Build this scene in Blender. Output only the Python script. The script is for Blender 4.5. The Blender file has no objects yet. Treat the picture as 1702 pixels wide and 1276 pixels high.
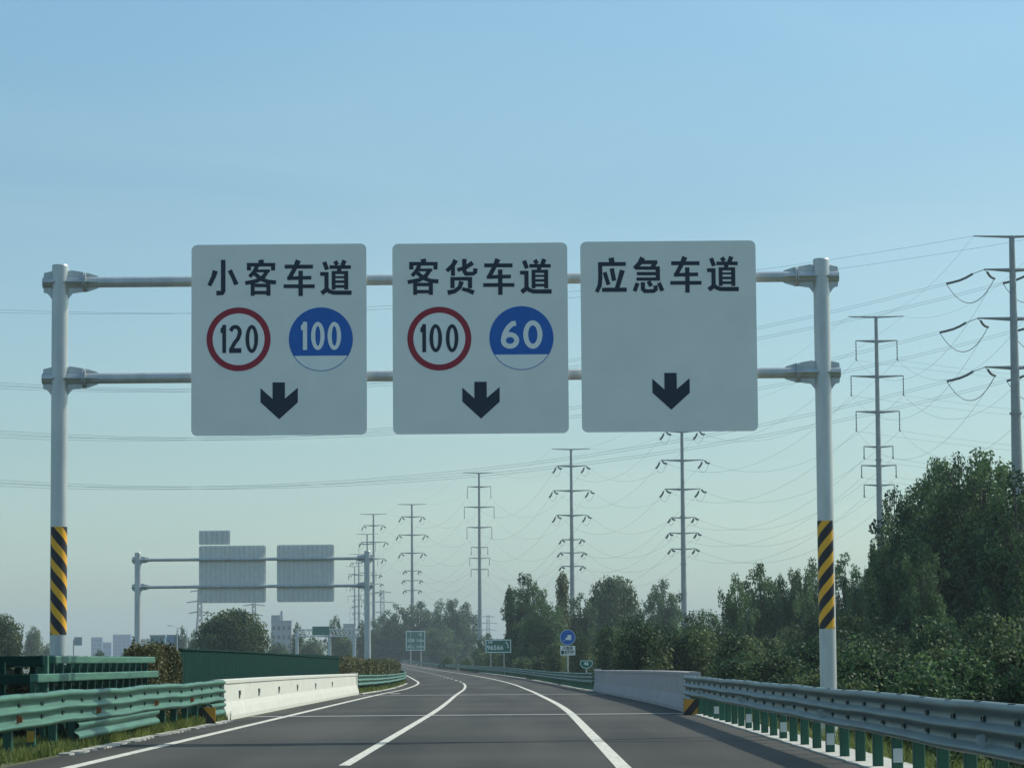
import bpy, math, random
import numpy as np
from mathutils import Vector, Matrix

# ------------------------------------------------------------------ camera, sky, sun, exposure
F, VX, HY, ROLL, CAMZ = 5000.0, 867.0, 1098.0, 0.0078, 1.4     # focal length in photo pixels, vanishing point, horizon row
sc = bpy.context.scene
cam_d = bpy.data.cameras.new("camera"); cam = bpy.data.objects.new("camera", cam_d)
sc.collection.objects.link(cam); sc.camera = cam
cam_d.sensor_width = 36.0; cam_d.lens = F / 1702 * 36.0
cam_d.clip_start = 0.5; cam_d.clip_end = 12000
yc = Vector((16, -460, -F)).normalized()
zc = Vector((-ROLL, 1, -(460 + 16 * ROLL) / F)); zc = (zc - yc * zc.dot(yc)).normalized()
xc = yc.cross(zc)
cam.matrix_world = Matrix.Translation((0, 0, CAMZ)) @ Matrix((xc, yc, zc)).to_4x4()

SUN_EL, SUN_AZ = math.radians(43), math.radians(62)            # azimuth clockwise from +Y towards +X
sun_d = bpy.data.lights.new("sun", 'SUN'); sun = bpy.data.objects.new("sun", sun_d)
sc.collection.objects.link(sun)
sun_d.energy = 3.3; sun_d.angle = math.radians(0.5); sun_d.color = (1.0, 0.93, 0.80)
sdir = Vector((math.sin(SUN_AZ) * math.cos(SUN_EL), math.cos(SUN_AZ) * math.cos(SUN_EL), math.sin(SUN_EL)))
sun.rotation_euler = (-sdir).to_track_quat('-Z', 'Y').to_euler()

world = bpy.data.worlds.new("World"); sc.world = world; world.use_nodes = True
wn = world.node_tree.nodes; wl = world.node_tree.links; wn.clear()
w_out = wn.new('ShaderNodeOutputWorld'); w_bg = wn.new('ShaderNodeBackground')
w_sky = wn.new('ShaderNodeTexSky'); w_sky.sky_type = 'NISHITA'; w_sky.sun_disc = False
w_sky.sun_elevation = SUN_EL; w_sky.sun_rotation = SUN_AZ
w_sky.air_density = 1.15; w_sky.dust_density = 1.6; w_sky.ozone_density = 1.5
w_mul = wn.new('ShaderNodeMix'); w_mul.data_type = 'RGBA'; w_mul.blend_type = 'MULTIPLY'
w_mul.inputs['Factor'].default_value = 1.0
w_mul.inputs['B'].default_value = (0.71, 0.93, 1.0, 1)
w_bg.inputs['Strength'].default_value = 0.14
w_tc = wn.new('ShaderNodeTexCoord'); w_mp = wn.new('ShaderNodeMapping'); w_mp.inputs['Scale'].default_value = (1, 1, 5); w_mp.inputs['Rotation'].default_value = (0, .25, .2)
w_no = wn.new('ShaderNodeTexNoise'); w_no.inputs['Scale'].default_value = 5.0; w_no.inputs['Detail'].default_value = 5; w_no.inputs['Distortion'].default_value = .6
w_cr = wn.new('ShaderNodeValToRGB'); w_cr.color_ramp.elements[0].position = .45; w_cr.color_ramp.elements[1].position = .8
w_cr.color_ramp.elements[0].color = (1, 1, 1, 1); w_cr.color_ramp.elements[1].color = (1.14, 1.07, 1.02, 1)
w_m2 = wn.new('ShaderNodeMix'); w_m2.data_type = 'RGBA'; w_m2.blend_type = 'MULTIPLY'; w_m2.inputs['Factor'].default_value = 1.0
wl.new(w_tc.outputs['Generated'], w_mp.inputs[0]); wl.new(w_mp.outputs[0], w_no.inputs['Vector']); wl.new(w_no.outputs['Fac'], w_cr.inputs[0])
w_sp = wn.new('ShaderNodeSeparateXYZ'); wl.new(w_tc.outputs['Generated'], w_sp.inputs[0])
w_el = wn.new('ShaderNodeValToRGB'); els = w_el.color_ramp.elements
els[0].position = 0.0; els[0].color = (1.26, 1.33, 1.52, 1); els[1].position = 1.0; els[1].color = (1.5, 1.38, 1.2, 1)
for p_, c_ in ((.03, (1.15, 1.20, 1.34, 1)), (.07, (.96, .965, 1.03, 1)), (.15, (.86, .87, .895, 1)), (.21, (.87, .91, .92, 1)), (.24, (.88, .92, .93, 1)), (.36, (1.25, 1.2, 1.1, 1))):  # sky tint by elevation; brightened above the view to add ambient fill
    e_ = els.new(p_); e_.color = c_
w_m3 = wn.new('ShaderNodeMix'); w_m3.data_type = 'RGBA'; w_m3.blend_type = 'MULTIPLY'; w_m3.inputs['Factor'].default_value = 1.0
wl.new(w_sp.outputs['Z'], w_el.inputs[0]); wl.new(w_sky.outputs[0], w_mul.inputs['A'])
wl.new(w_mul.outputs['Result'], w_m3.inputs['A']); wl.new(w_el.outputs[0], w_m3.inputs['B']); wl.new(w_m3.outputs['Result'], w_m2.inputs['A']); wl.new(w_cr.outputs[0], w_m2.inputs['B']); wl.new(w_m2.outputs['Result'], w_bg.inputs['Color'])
wl.new(w_bg.outputs[0], w_out.inputs['Surface'])

sc.view_settings.view_transform = 'Standard'; sc.view_settings.look = 'None'
sc.view_settings.exposure = 0.0; sc.view_settings.gamma = 1.0
HAZE_DENSITY = 0.00018

rnd = random.Random(7)
COL = sc.collection

# ------------------------------------------------------------------ helpers
def tag(o, label=None, cat=None, group=None, kind=None):
    if label: o["label"] = label
    if cat: o["category"] = cat
    if group: o["group"] = group
    if kind: o["kind"] = kind
    return o

def empty(name, loc=(0, 0, 0), rz=0.0):
    o = bpy.data.objects.new(name, None); COL.objects.link(o)
    o.location = loc; o.rotation_euler = (0, 0, rz); o.empty_display_size = 0.2
    return o

def adopt(o, parent):
    if parent is not None:
        o.parent = parent
    return o

class MB:
    """collects boxes, tubes, sheets; build() links them as ONE mesh object"""
    def __init__(s): s.v = []; s.f = []; s.sm = []; s.mi = []
    def add(s, vs, fs, smooth=False, mi=0):
        n = len(s.v); s.v += [tuple(v) for v in vs]
        for f in fs:
            s.f.append(tuple(i + n for i in f)); s.sm.append(smooth); s.mi.append(mi)
        return s
    def box(s, x0, x1, y0, y1, z0, z1, mi=0, b=0.0):
        if b <= 0:
            vs = [(x, y, z) for z in (z0, z1) for y in (y0, y1) for x in (x0, x1)]
            return s.add(vs, [(0, 2, 3, 1), (4, 5, 7, 6), (0, 1, 5, 4), (1, 3, 7, 5), (3, 2, 6, 7), (2, 0, 4, 6)], mi=mi)
        ring = lambda z, d: [(x0 + d, y0 + b, z), (x0 + b, y0 + d, z), (x1 - b, y0 + d, z), (x1 - d, y0 + b, z),
                             (x1 - d, y1 - b, z), (x1 - b, y1 - d, z), (x0 + b, y1 - d, z), (x0 + d, y1 - b, z)]
        def ringi(z): return [(x0 + b, y0 + b, z), (x0 + b, y0 + b, z), (x1 - b, y0 + b, z), (x1 - b, y0 + b, z),
                              (x1 - b, y1 - b, z), (x1 - b, y1 - b, z), (x0 + b, y1 - b, z), (x0 + b, y1 - b, z)]
        vs = ring(z0 + b, 0) + ring(z1 - b, 0) + ring(z1, b * .6) + ring(z0, b * .6)
        fs = [(i, (i + 1) % 8, 8 + (i + 1) % 8, 8 + i) for i in range(8)]
        fs += [(8 + i, 8 + (i + 1) % 8, 16 + (i + 1) % 8, 16 + i) for i in range(8)]
        fs += [(24 + i, 24 + (i + 1) % 8, (i + 1) % 8, i) for i in range(8)]
        fs += [tuple(range(16, 24)), tuple(range(31, 23, -1))]
        return s.add(vs, fs, mi=mi)
    def tube(s, pts, rad, n=10, cap=True, mi=0, smooth=True):
        pts = [Vector(p) for p in pts]
        rads = rad if isinstance(rad, (list, tuple)) else [rad] * len(pts)
        vs = []
        for i, p in enumerate(pts):
            d = (pts[min(i + 1, len(pts) - 1)] - pts[max(i - 1, 0)])
            if d.length < 1e-9: d = Vector((0, 0, 1))
            d.normalize()
            ref = Vector((0, 0, 1)) if abs(d.z) < 0.95 else Vector((0, 1, 0))
            a = d.cross(ref).normalized(); b = a.cross(d)
            for k in range(n):
                t = 2 * math.pi * k / n
                vs.append(p + (a * math.cos(t) + b * math.sin(t)) * rads[i])
        fs = []
        for i in range(len(pts) - 1):
            for k in range(n):
                k2 = (k + 1) % n
                fs.append((i * n + k, i * n + k2, (i + 1) * n + k2, (i + 1) * n + k))
        s.add(vs, fs, smooth=smooth, mi=mi)
        if cap:
            m = (len(pts) - 1) * n
            s.add(vs[:n], [tuple(range(n - 1, -1, -1))], mi=mi); s.add(vs[m:m + n], [tuple(range(n))], mi=mi)
        return s
    def prism(s, poly, fn, t, mi=0):
        """poly: 2-D outline; fn(a,b,c) -> 3-D; extruded from c=0 to c=t"""
        n = len(poly)
        vs = [fn(a, b, 0) for a, b in poly] + [fn(a, b, t) for a, b in poly]
        fs = [tuple(range(n)), tuple(range(2 * n - 1, n - 1, -1))]
        fs += [(i, i + n, (i + 1) % n + n, (i + 1) % n) for i in range(n)]
        return s.add(vs, fs, mi=mi)
    def sweep(s, path, prof, side=1, smooth=True, closed=False, mi=0):
        """path: list of (x,y,z); prof: list of (n,z), n sideways along +X*side"""
        m = len(prof); vs = []
        for (x, y, z) in path:
            for (a, b) in prof: vs.append((x + a * side, y, z + b))
        fs = []
        for i in range(len(path) - 1):
            for k in range(m if closed else m - 1):
                k2 = (k + 1) % m
                fs.append((i * m + k, i * m + k2, (i + 1) * m + k2, (i + 1) * m + k))
        s.add(vs, fs, smooth=smooth, mi=mi)
        if closed:
            s.add(vs[:m], [tuple(range(m))], mi=mi); s.add(vs[-m:], [tuple(range(m - 1, -1, -1))], mi=mi)
        return s
    def build(s, name, mats, parent=None, recalc=True):
        me = bpy.data.meshes.new(name); me.from_pydata(s.v, [], s.f)
        mats = mats if isinstance(mats, (list, tuple)) else [mats]
        for m in mats: me.materials.append(m)
        me.polygons.foreach_set('use_smooth', s.sm)
        me.polygons.foreach_set('material_index', s.mi)
        if recalc:
            import bmesh
            bm = bmesh.new(); bm.from_mesh(me); bmesh.ops.recalc_face_normals(bm, faces=bm.faces[:]); bm.to_mesh(me); bm.free()
        me.update()
        o = bpy.data.objects.new(name, me); COL.objects.link(o)
        return adopt(o, parent)

def copy_tree(o, parent=None):
    c = o.copy(); COL.objects.link(c); c.parent = parent
    for ch in [x for x in KIDS.get(o.name, [])]:
        copy_tree(ch, c)
    return c
KIDS = {}
def note_kids(root):
    KIDS[root.name] = [o for o in bpy.data.objects if o.parent == root]
    for k in KIDS[root.name]: note_kids(k)

# ---- node materials
def mat(name, col, rough=0.6, metal=0.0, noise=0.0, nscale=3.0, bump=0.0, bscale=40.0, col2=None, coord='Object', stretch=(1, 1, 1), detail=6.0, spec=0.5):
    m = bpy.data.materials.new(name); m.use_nodes = True
    nt = m.node_tree; n = nt.nodes; l = nt.links
    b = n['Principled BSDF']; b.inputs['Roughness'].default_value = rough; b.inputs['Metallic'].default_value = metal
    b.inputs['Specular IOR Level'].default_value = spec
    b.inputs['Base Color'].default_value = (*col, 1)
    tc = n.new('ShaderNodeTexCoord'); mp = n.new('ShaderNodeMapping'); mp.inputs['Scale'].default_value = stretch
    l.new(tc.outputs[coord], mp.inputs['Vector'])
    if noise > 0 or col2:
        t = n.new('ShaderNodeTexNoise'); t.inputs['Scale'].default_value = nscale; t.inputs['Detail'].default_value = detail
        t.inputs['Roughness'].default_value = 0.62
        l.new(mp.outputs[0], t.inputs['Vector'])
        r = n.new('ShaderNodeValToRGB')
        c2 = col2 if col2 else tuple(c * (1 - noise) for c in col)
        c1 = col if col2 else tuple(min(1, c * (1 + noise)) for c in col)
        r.color_ramp.elements[0].position = 0.35; r.color_ramp.elements[1].position = 0.65
        r.color_ramp.elements[0].color = (*c2, 1); r.color_ramp.elements[1].color = (*c1, 1)
        l.new(t.outputs['Fac'], r.inputs[0]); l.new(r.outputs[0], b.inputs['Base Color'])
    if bump > 0:
        t2 = n.new('ShaderNodeTexNoise'); t2.inputs['Scale'].default_value = bscale; t2.inputs['Detail'].default_value = 4
        l.new(mp.outputs[0], t2.inputs['Vector'])
        bp = n.new('ShaderNodeBump'); bp.inputs['Strength'].default_value = bump; bp.inputs['Distance'].default_value = 0.02
        l.new(t2.outputs['Fac'], bp.inputs['Height']); l.new(bp.outputs[0], b.inputs['Normal'])
    return m

M = {}
M['steel'] = mat('galvanised_steel', (0.60, 0.62, 0.60), 0.36, 0.35, col2=(0.47, 0.50, 0.50), nscale=3.2, detail=8, stretch=(1, 1, 0.25))
M['steel_far'] = mat('pylon_steel', (0.30, 0.325, 0.32), 0.6, 0.2, noise=0.12, nscale=0.6)
M['insul'] = mat('insulator_glass', (0.10, 0.13, 0.13), 0.4, 0, noise=0.1)
M['cable'] = mat('cable_metal', (0.30, 0.32, 0.32), 0.6, 0.2, noise=0.1)
M['board'] = mat('sign_white_sheeting', (0.86, 0.86, 0.79), 0.6, 0, noise=0.035, nscale=1.2)
M['board_back'] = mat('sign_back_aluminium', (0.90, 0.88, 0.80), 0.7, 0.0, noise=0.04, nscale=1.5)
M['rib'] = mat('sign_back_rib', (0.72, 0.71, 0.66), 0.7, noise=0.08)  # ribs coloured darker than the board in place of shading
M['disc'] = mat('sign_disc_white', (0.90, 0.92, 0.86), 0.6, 0, noise=0.02)
M['navy'] = mat('sign_lettering_dark', (0.010, 0.024, 0.045), 0.55, 0, noise=0.1)
M['red'] = mat('sign_red', (0.34, 0.014, 0.034), 0.5, 0, noise=0.06)
M['blue'] = mat('sign_blue', (0.003, 0.125, 0.48), 0.5, 0, noise=0.05)
M['paint'] = mat('road_paint', (0.76, 0.74, 0.62), 0.85, 0, col2=(0.50, 0.49, 0.42), nscale=4.0, detail=9, stretch=(3, .5, 1))
M['green'] = mat('guardrail_green', (0.066, 0.205, 0.130), 0.5, 0.0, col2=(0.040, 0.118, 0.085), nscale=1.9, stretch=(1, 0.35, 6), spec=.4)
M['green_post'] = mat('post_green', (0.007, 0.085, 0.050), 0.5, 0.0, noise=0.25, nscale=2.0)
M['rail_grey'] = mat('guardrail_weathered', (0.18, 0.245, 0.225), 0.5, 0.15, col2=(0.11, 0.155, 0.145), nscale=1.7, stretch=(1, 0.3, 6))
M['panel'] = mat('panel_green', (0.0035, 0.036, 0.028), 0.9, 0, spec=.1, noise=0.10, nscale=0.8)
M['bolt'] = mat('bolt_dark', (0.03, 0.05, 0.05), 0.5, 0.3)
M['white_plate'] = mat('reflector_white', (0.5, 0.56, 0.55), 0.4, noise=0.05)
M['yellow_plate'] = mat('reflector_yellow', (0.55, 0.30, 0.02), 0.4, noise=0.1)
M['orange'] = mat('delineator_orange', (0.42, 0.13, 0.05), 0.4, noise=0.1)
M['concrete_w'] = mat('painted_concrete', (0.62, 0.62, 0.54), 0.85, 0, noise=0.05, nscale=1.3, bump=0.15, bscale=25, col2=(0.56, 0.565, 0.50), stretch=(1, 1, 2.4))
M['concrete_g'] = mat('shaded_concrete', (0.42, 0.385, 0.37), 0.9, 0, noise=0.07, nscale=0.9, bump=0.15, bscale=25, stretch=(1, 1, 2.0))  # same concrete as the left parapet, colour darkened for its shaded side
M['kerb'] = mat('kerb_concrete', (0.60, 0.59, 0.53), 0.9, 0, col2=(0.42, 0.41, 0.36), nscale=5, bump=0.3)
M['wood'] = mat('bark', (0.13, 0.11, 0.085), 0.9, 0, noise=0.3, nscale=6, bump=0.4)
M['sign_green'] = mat('sign_green', (0.006, 0.17, 0.11), 0.5, noise=0.05)
M['wall_b'] = mat('distant_wall_blue', (0.10, 0.20, 0.36), 0.8, noise=0.05, nscale=0.05)
M['wall_g'] = mat('distant_wall_grey', (0.30, 0.34, 0.36), 0.8, noise=0.08, nscale=0.1)
M['wall_t'] = mat('distant_wall_teal', (0.08, 0.22, 0.26), 0.8, noise=0.08, nscale=0.1)
M['glass'] = mat('distant_window', (0.04, 0.06, 0.08), 0.3)

def leaf_mat(name, dark, light, trans=0.25):
    m = bpy.data.materials.new(name); m.use_nodes = True
    nt = m.node_tree; n = nt.nodes; l = nt.links
    b = n['Principled BSDF']; out = n['Material Output']
    b.inputs['Roughness'].default_value = 0.6; b.inputs['Specular IOR Level'].default_value = 0.25
    at = n.new('ShaderNodeAttribute'); at.attribute_name = 'tone'
    oi = n.new('ShaderNodeObjectInfo')
    ad = n.new('ShaderNodeMath'); ad.operation = 'MULTIPLY_ADD'; ad.inputs[1].default_value = 0.36; ad.inputs[2].default_value = -0.16
    l.new(oi.outputs['Random'], ad.inputs[0])
    a2 = n.new('ShaderNodeMath'); a2.operation = 'ADD'; l.new(at.outputs['Fac'], a2.inputs[0]); l.new(ad.outputs[0], a2.inputs[1])
    r = n.new('ShaderNodeValToRGB')
    r.color_ramp.elements[0].position = 0.05; r.color_ramp.elements[0].color = (*dark, 1)
    r.color_ramp.elements[1].position = 0.95; r.color_ramp.elements[1].color = (*light, 1)
    l.new(a2.outputs[0], r.inputs[0]); l.new(r.outputs[0], b.inputs['Base Color'])
    t = n.new('ShaderNodeBsdfTranslucent'); l.new(r.outputs[0], t.inputs['Color'])
    mx = n.new('ShaderNodeMixShader'); mx.inputs[0].default_value = trans
    l.new(b.outputs[0], mx.inputs[1]); l.new(t.outputs[0], mx.inputs[2]); l.new(mx.outputs[0], out.inputs['Surface'])
    return m
M['leaf'] = leaf_mat('poplar_leaves', (0.020, 0.058, 0.028), (0.135, 0.225, 0.085), .35)
M['leaf_bush'] = leaf_mat('bush_leaves', (0.024, 0.058, 0.026), (0.165, 0.22, 0.085), .30)
M['leaf_hedge'] = leaf_mat('hedge_leaves', (0.045, 0.058, 0.024), (0.19, 0.18, 0.075))
M['leaf_pale'] = leaf_mat('pale_leaves', (0.06, 0.085, 0.03), (0.19, 0.21, 0.08))
M['grass'] = leaf_mat('grass_blades', (0.05, 0.085, 0.02), (0.22, 0.26, 0.07), 0.3)

def asphalt():
    m = bpy.data.materials.new('asphalt'); m.use_nodes = True
    n = m.node_tree.nodes; l = m.node_tree.links; b = n['Principled BSDF']
    tc = n.new('ShaderNodeTexCoord')
    def noise(scale, st, det=5):
        mp = n.new('ShaderNodeMapping'); mp.inputs['Scale'].default_value = st
        t = n.new('ShaderNodeTexNoise'); t.inputs['Scale'].default_value = scale; t.inputs['Detail'].default_value = det
        l.new(tc.outputs['Object'], mp.inputs[0]); l.new(mp.outputs[0], t.inputs['Vector']); return t
    a = noise(0.55, (1, 0.05, 1)); c = noise(0.35, (0.25, 0.3, 1), 3); g = noise(38, (1, 0.3, 1), 2)
    r = n.new('ShaderNodeValToRGB'); r.color_ramp.elements[0].position = 0.3; r.color_ramp.elements[1].position = 0.7
    r.color_ramp.elements[0].color = (0.036, 0.037, 0.032, 1); r.color_ramp.elements[1].color = (0.080, 0.077, 0.066, 1)
    s = n.new('ShaderNodeMath'); s.operation = 'ADD'; l.new(a.outputs['Fac'], s.inputs[0])
    s2 = n.new('ShaderNodeMath'); s2.operation = 'MULTIPLY_ADD'; s2.inputs[1].default_value = 0.7; s2.inputs[2].default_value = -0.35
    l.new(c.outputs['Fac'], s2.inputs[0]); l.new(s2.outputs[0], s.inputs[1])
    s3 = n.new('ShaderNodeMath'); s3.operation = 'MULTIPLY_ADD'; s3.inputs[1].default_value = 0.5; s3.inputs[2].default_value = -0.25
    l.new(g.outputs['Fac'], s3.inputs[0])
    s4 = n.new('ShaderNodeMath'); s4.operation = 'ADD'; l.new(s.outputs[0], s4.inputs[0]); l.new(s3.outputs[0], s4.inputs[1])
    l.new(s4.outputs[0], r.inputs[0]); l.new(r.outputs[0], b.inputs['Base Color'])
    b.inputs['Roughness'].default_value = 0.92; b.inputs['Specular IOR Level'].default_value = 0.25
    return m
M['asphalt'] = asphalt()
M['soil'] = mat('verge_soil', (0.085, 0.085, 0.040), 0.95, 0, col2=(0.05, 0.065, 0.025), nscale=0.8, bump=0.5, bscale=6)
M['joint_light'] = mat('joint_metal', (0.60, 0.60, 0.56), 0.6, 0, noise=0.15, nscale=2)
M['joint_dark'] = mat('joint_tar', (0.027, 0.027, 0.026), 0.7, 0, noise=0.2)

def hazard(name, slope, axis_z=True):
    m = bpy.data.materials.new(name); m.use_nodes = True
    n = m.node_tree.nodes; l = m.node_tree.links; b = n['Principled BSDF']; b.inputs['Roughness'].default_value = 0.45
    tc = n.new('ShaderNodeTexCoord'); sp = n.new('ShaderNodeSeparateXYZ'); l.new(tc.outputs['Object'], sp.inputs[0])
    at = n.new('ShaderNodeMath'); at.operation = 'ARCTAN2'; ng = n.new('ShaderNodeMath'); ng.operation = 'MULTIPLY'; ng.inputs[1].default_value = -1
    l.new(sp.outputs['Y'], ng.inputs[0]); l.new(sp.outputs['X'], at.inputs[0]); l.new(ng.outputs[0], at.inputs[1])
    ma = n.new('ShaderNodeMath'); ma.operation = 'MULTIPLY_ADD'; ma.inputs[1].default_value = slope
    l.new(at.outputs[0], ma.inputs[0]); l.new(sp.outputs['Z'], ma.inputs[2])
    dv = n.new('ShaderNodeMath'); dv.operation = 'DIVIDE'; dv.inputs[1].default_value = 0.405; l.new(ma.outputs[0], dv.inputs[0])
    fr = n.new('ShaderNodeMath'); fr.operation = 'FRACT'; l.new(dv.outputs[0], fr.inputs[0])
    gt = n.new('ShaderNodeMath'); gt.operation = 'GREATER_THAN'; gt.inputs[1].default_value = 0.54; l.new(fr.outputs[0], gt.inputs[0])
    mx = n.new('ShaderNodeMix'); mx.data_type = 'RGBA'; l.new(gt.outputs[0], mx.inputs['Factor'])
    mx.inputs['A'].default_value = (0.018, 0.017, 0.022, 1); mx.inputs['B'].default_value = (0.95, 0.46, 0.025, 1)
    l.new(mx.outputs['Result'], b.inputs['Base Color'])
    return m
M['hazard_l'] = hazard('hazard_stripes_down', 0.18); M['hazard_r'] = hazard('hazard_stripes_up', -0.18)

# ---- road alignment:  X of the middle lane line, height of the road surface, both against distance Y
def pchip(xs, ys):
    xs = np.array(xs, float); ys = np.array(ys, float); h = np.diff(xs); d = np.diff(ys) / h
    m = np.zeros(len(xs)); m[0] = d[0]; m[-1] = d[-1]
    for i in range(1, len(xs) - 1):
        if d[i - 1] * d[i] > 0:
            w1 = 2 * h[i] + h[i - 1]; w2 = h[i] + 2 * h[i - 1]; m[i] = (w1 + w2) / (w1 / d[i - 1] + w2 / d[i])
    def f(x):
        x = float(min(max(x, xs[0]), xs[-1])); i = int(min(max(np.searchsorted(xs, x) - 1, 0), len(h) - 1))
        t = (x - xs[i]) / h[i]
        return float((2*t**3-3*t**2+1)*ys[i] + (t**3-2*t**2+t)*h[i]*m[i] + (-2*t**3+3*t**2)*ys[i+1] + (t**3-t**2)*h[i]*m[i+1])
    return f
mid = pchip([-60, 76, 138, 196, 259, 293, 375, 535, 750, 1000, 1250, 1600, 2500],
            [-2.41, -2.44, -3.0, -3.7, -5.1, -6.7, -10.8, -18.8, -30, -46, -64, -100, -230])
rz = pchip([-60, 76, 138, 196, 259, 293, 375, 535, 750, 1000, 1250, 1600, 2500],
           [0, 0, -.12, -.32, -.40, -.30, -.17, -.08, .2, 1.2, 2.4, 3.2, 3.2])
def P(Y, u, h=0.0): return (mid(Y) + u, Y, rz(Y) + h)
def at(px, py, Y):
    """point at depth Y seen at photo pixel (px, py)"""
    X = (px - VX) / F * Y
    return (X, Y, CAMZ + ((HY + (VX - px) * ROLL) - py) / F * Y)
def frange(a, b, s):
    o = []; x = a
    while x < b - 1e-6: o.append(x); x += s
    return o + [b]
ys_road = frange(-40, 300, 5) + frange(310, 1000, 10)[0:] + frange(1050, 2500, 50)

# ------------------------------------------------------------------ ground, roads, markings
def sheet(name, us, m, ys=ys_road, absz=None, parent=None):
    """us: list of (u, z)"""
    b = MB(); n = len(us); vs = []
    for Y in ys:
        for (u, z) in us: vs.append(P(Y, u, z))
    fs = [(i * n + k, i * n + k + 1, (i + 1) * n + k + 1, (i + 1) * n + k) for i in range(len(ys) - 1) for k in range(n - 1)]
    b.add(vs, fs, smooth=True); return b.build(name, m, parent)
b = MB(); prof = [(-3400, None), (-70, None), (-27, None), (-21, -.5), (-19.9, -.02), (-19.4, -.06), (-8.0, -.06), (-7.75, .03), (-4.86, .03), (-4.62, -.05),
                  (6.8, -.05), (7.35, -.05), (9, -.62), (14, None), (70, None), (3400, None)]
gys = ys_road + [3200, 4200, 5200]; n = len(prof); vs = []
for Y in gys:
    for (u, z) in prof:
        p = P(Y, u, z or 0)
        hz = -2.2
        if z is None: vs.append((p[0], Y, hz))
        else: vs.append(p if Y <= 2500 else (p[0], Y, hz + (p[2] - hz) * max(0, 1 - (Y - 2500) / 2000)))
b.add(vs, [(i * n + k, i * n + k + 1, (i + 1) * n + k + 1, (i + 1) * n + k) for i in range(len(gys) - 1) for k in range(n - 1)], smooth=False)
tag(b.build('ground', M['soil']), kind='structure')
tag(sheet('road', [(-4.68, 0), (-3.75, 0), (0, 0), (3.75, 0), (6.9, 0)], M['asphalt']), kind='structure')
tag(sheet('opposite_road', [(-19.6, 0), (-16, 0), (-12, 0), (-7.95, 0)], M['asphalt']), kind='structure')

# concrete strips at the pavement edges, with broken outlines
def strip(name, u0, u1, y0, y1, h, jag, step=0.4, gaps=0.0, seed=1):
    r = random.Random(seed); b = MB(); Y = y0; a0, a1 = u0, u1
    while Y < y1:
        st = step * (1 + Y / 120); n0 = u0 + r.uniform(-jag, jag); n1 = u1 + r.uniform(-jag, jag); Y2 = min(y1, Y + st)
        if r.random() > gaps:
            vs = [P(Y, a0, h), P(Y, a1, h), P(Y2, n1, h), P(Y2, n0, h), P(Y, a0, -.1), P(Y, a1, -.1), P(Y2, n1, -.1), P(Y2, n0, -.1)]
            b.add(vs, [(0, 1, 2, 3), (0, 3, 7, 4), (1, 5, 6, 2), (0, 4, 5, 1), (3, 2, 6, 7)])
        a0, a1 = n0, n1; Y = Y2
    return tag(b.build(name, M['kerb'], recalc=False), kind='structure')
strip('kerb_strip_right', 6.83, 7.50, 20, 80.5, 0.025, 0.02)
strip('kerb_strip_right_far', 6.83, 7.25, 156, 420, 0.03, 0.06, 1.2, 0.12, 3)
strip('kerb_strip_left', -4.84, -4.60, 47, 73.5, 0.03, 0.10, 0.07, 0.25, 5)
strip('kerb_strip_left_far', -4.95, -4.63, 147, 250, 0.035, 0.05, 0.8, 0.1, 6)

def line(name, u, w, y0, y1, h=0.004, dash=None, m='paint'):
    b = MB(); segs = [(y0, y1)]
    if dash:
        segs = []; Y = y0
        while Y < y1: segs.append((Y, Y + dash[0])); Y += dash[0] + dash[1]
    for (a, c) in segs:
        ys = frange(a, c, 4 if c < 400 else 8)
        path = [P(Y, u, h) for Y in ys]
        b.sweep(path, [(-w / 2, 0), (w / 2, 0)], smooth=False)
    return tag(b.build(name, M[m]), kind='structure')
line('lane_line_left', -3.75, 0.20, -30, 1600)
line('lane_line_middle', 0, 0.16, 41.3, 255)
line('lane_line_middle_near', 0, 0.20, 14, 20)
line('lane_line_dashes', 0, 0.20, 264, 900, dash=(6, 9))
line('lane_line_right', 3.75, 0.20, -30, 1600)
line('opposite_lane_lines', -12.0, 0.15, -20, 900, dash=(6, 9))
line('opposite_edge_line_near', -8.6, 0.15, -20, 900)
line('opposite_edge_line_far', -16.2, 0.15, -20, 900)
def cross(name, Y, w, m, h=0.008, u0=-4.66, u1=6.85):
    b = MB(); us = frange(u0, u1, 0.5)
    vs = []
    for u in us: vs += [P(Y - w / 2, u, h), P(Y + w / 2, u, h)]
    b.add(vs, [(2*i, 2*i+2, 2*i+3, 2*i+1) for i in range(len(us) - 1)]); return tag(b.build(name, m), kind='structure')
cross('bridge_joint_near', 79.2, 0.55, M['joint_light'])
cross('bridge_joint_far', 137.5, 0.9, M['joint_light'])
cross('pavement_seam', 52.6, 0.16, M['joint_dark'])
# short painted tick beside the left edge line
b = MB(); vs = [P(148, -3.4, .004), P(148, -2.9, .004), P(150.5, -2.9, .004), P(150.5, -3.4, .004)]
tag((b.add(vs, [(0, 1, 2, 3)]).build('road_mark', M['paint'])), kind='structure')

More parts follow.
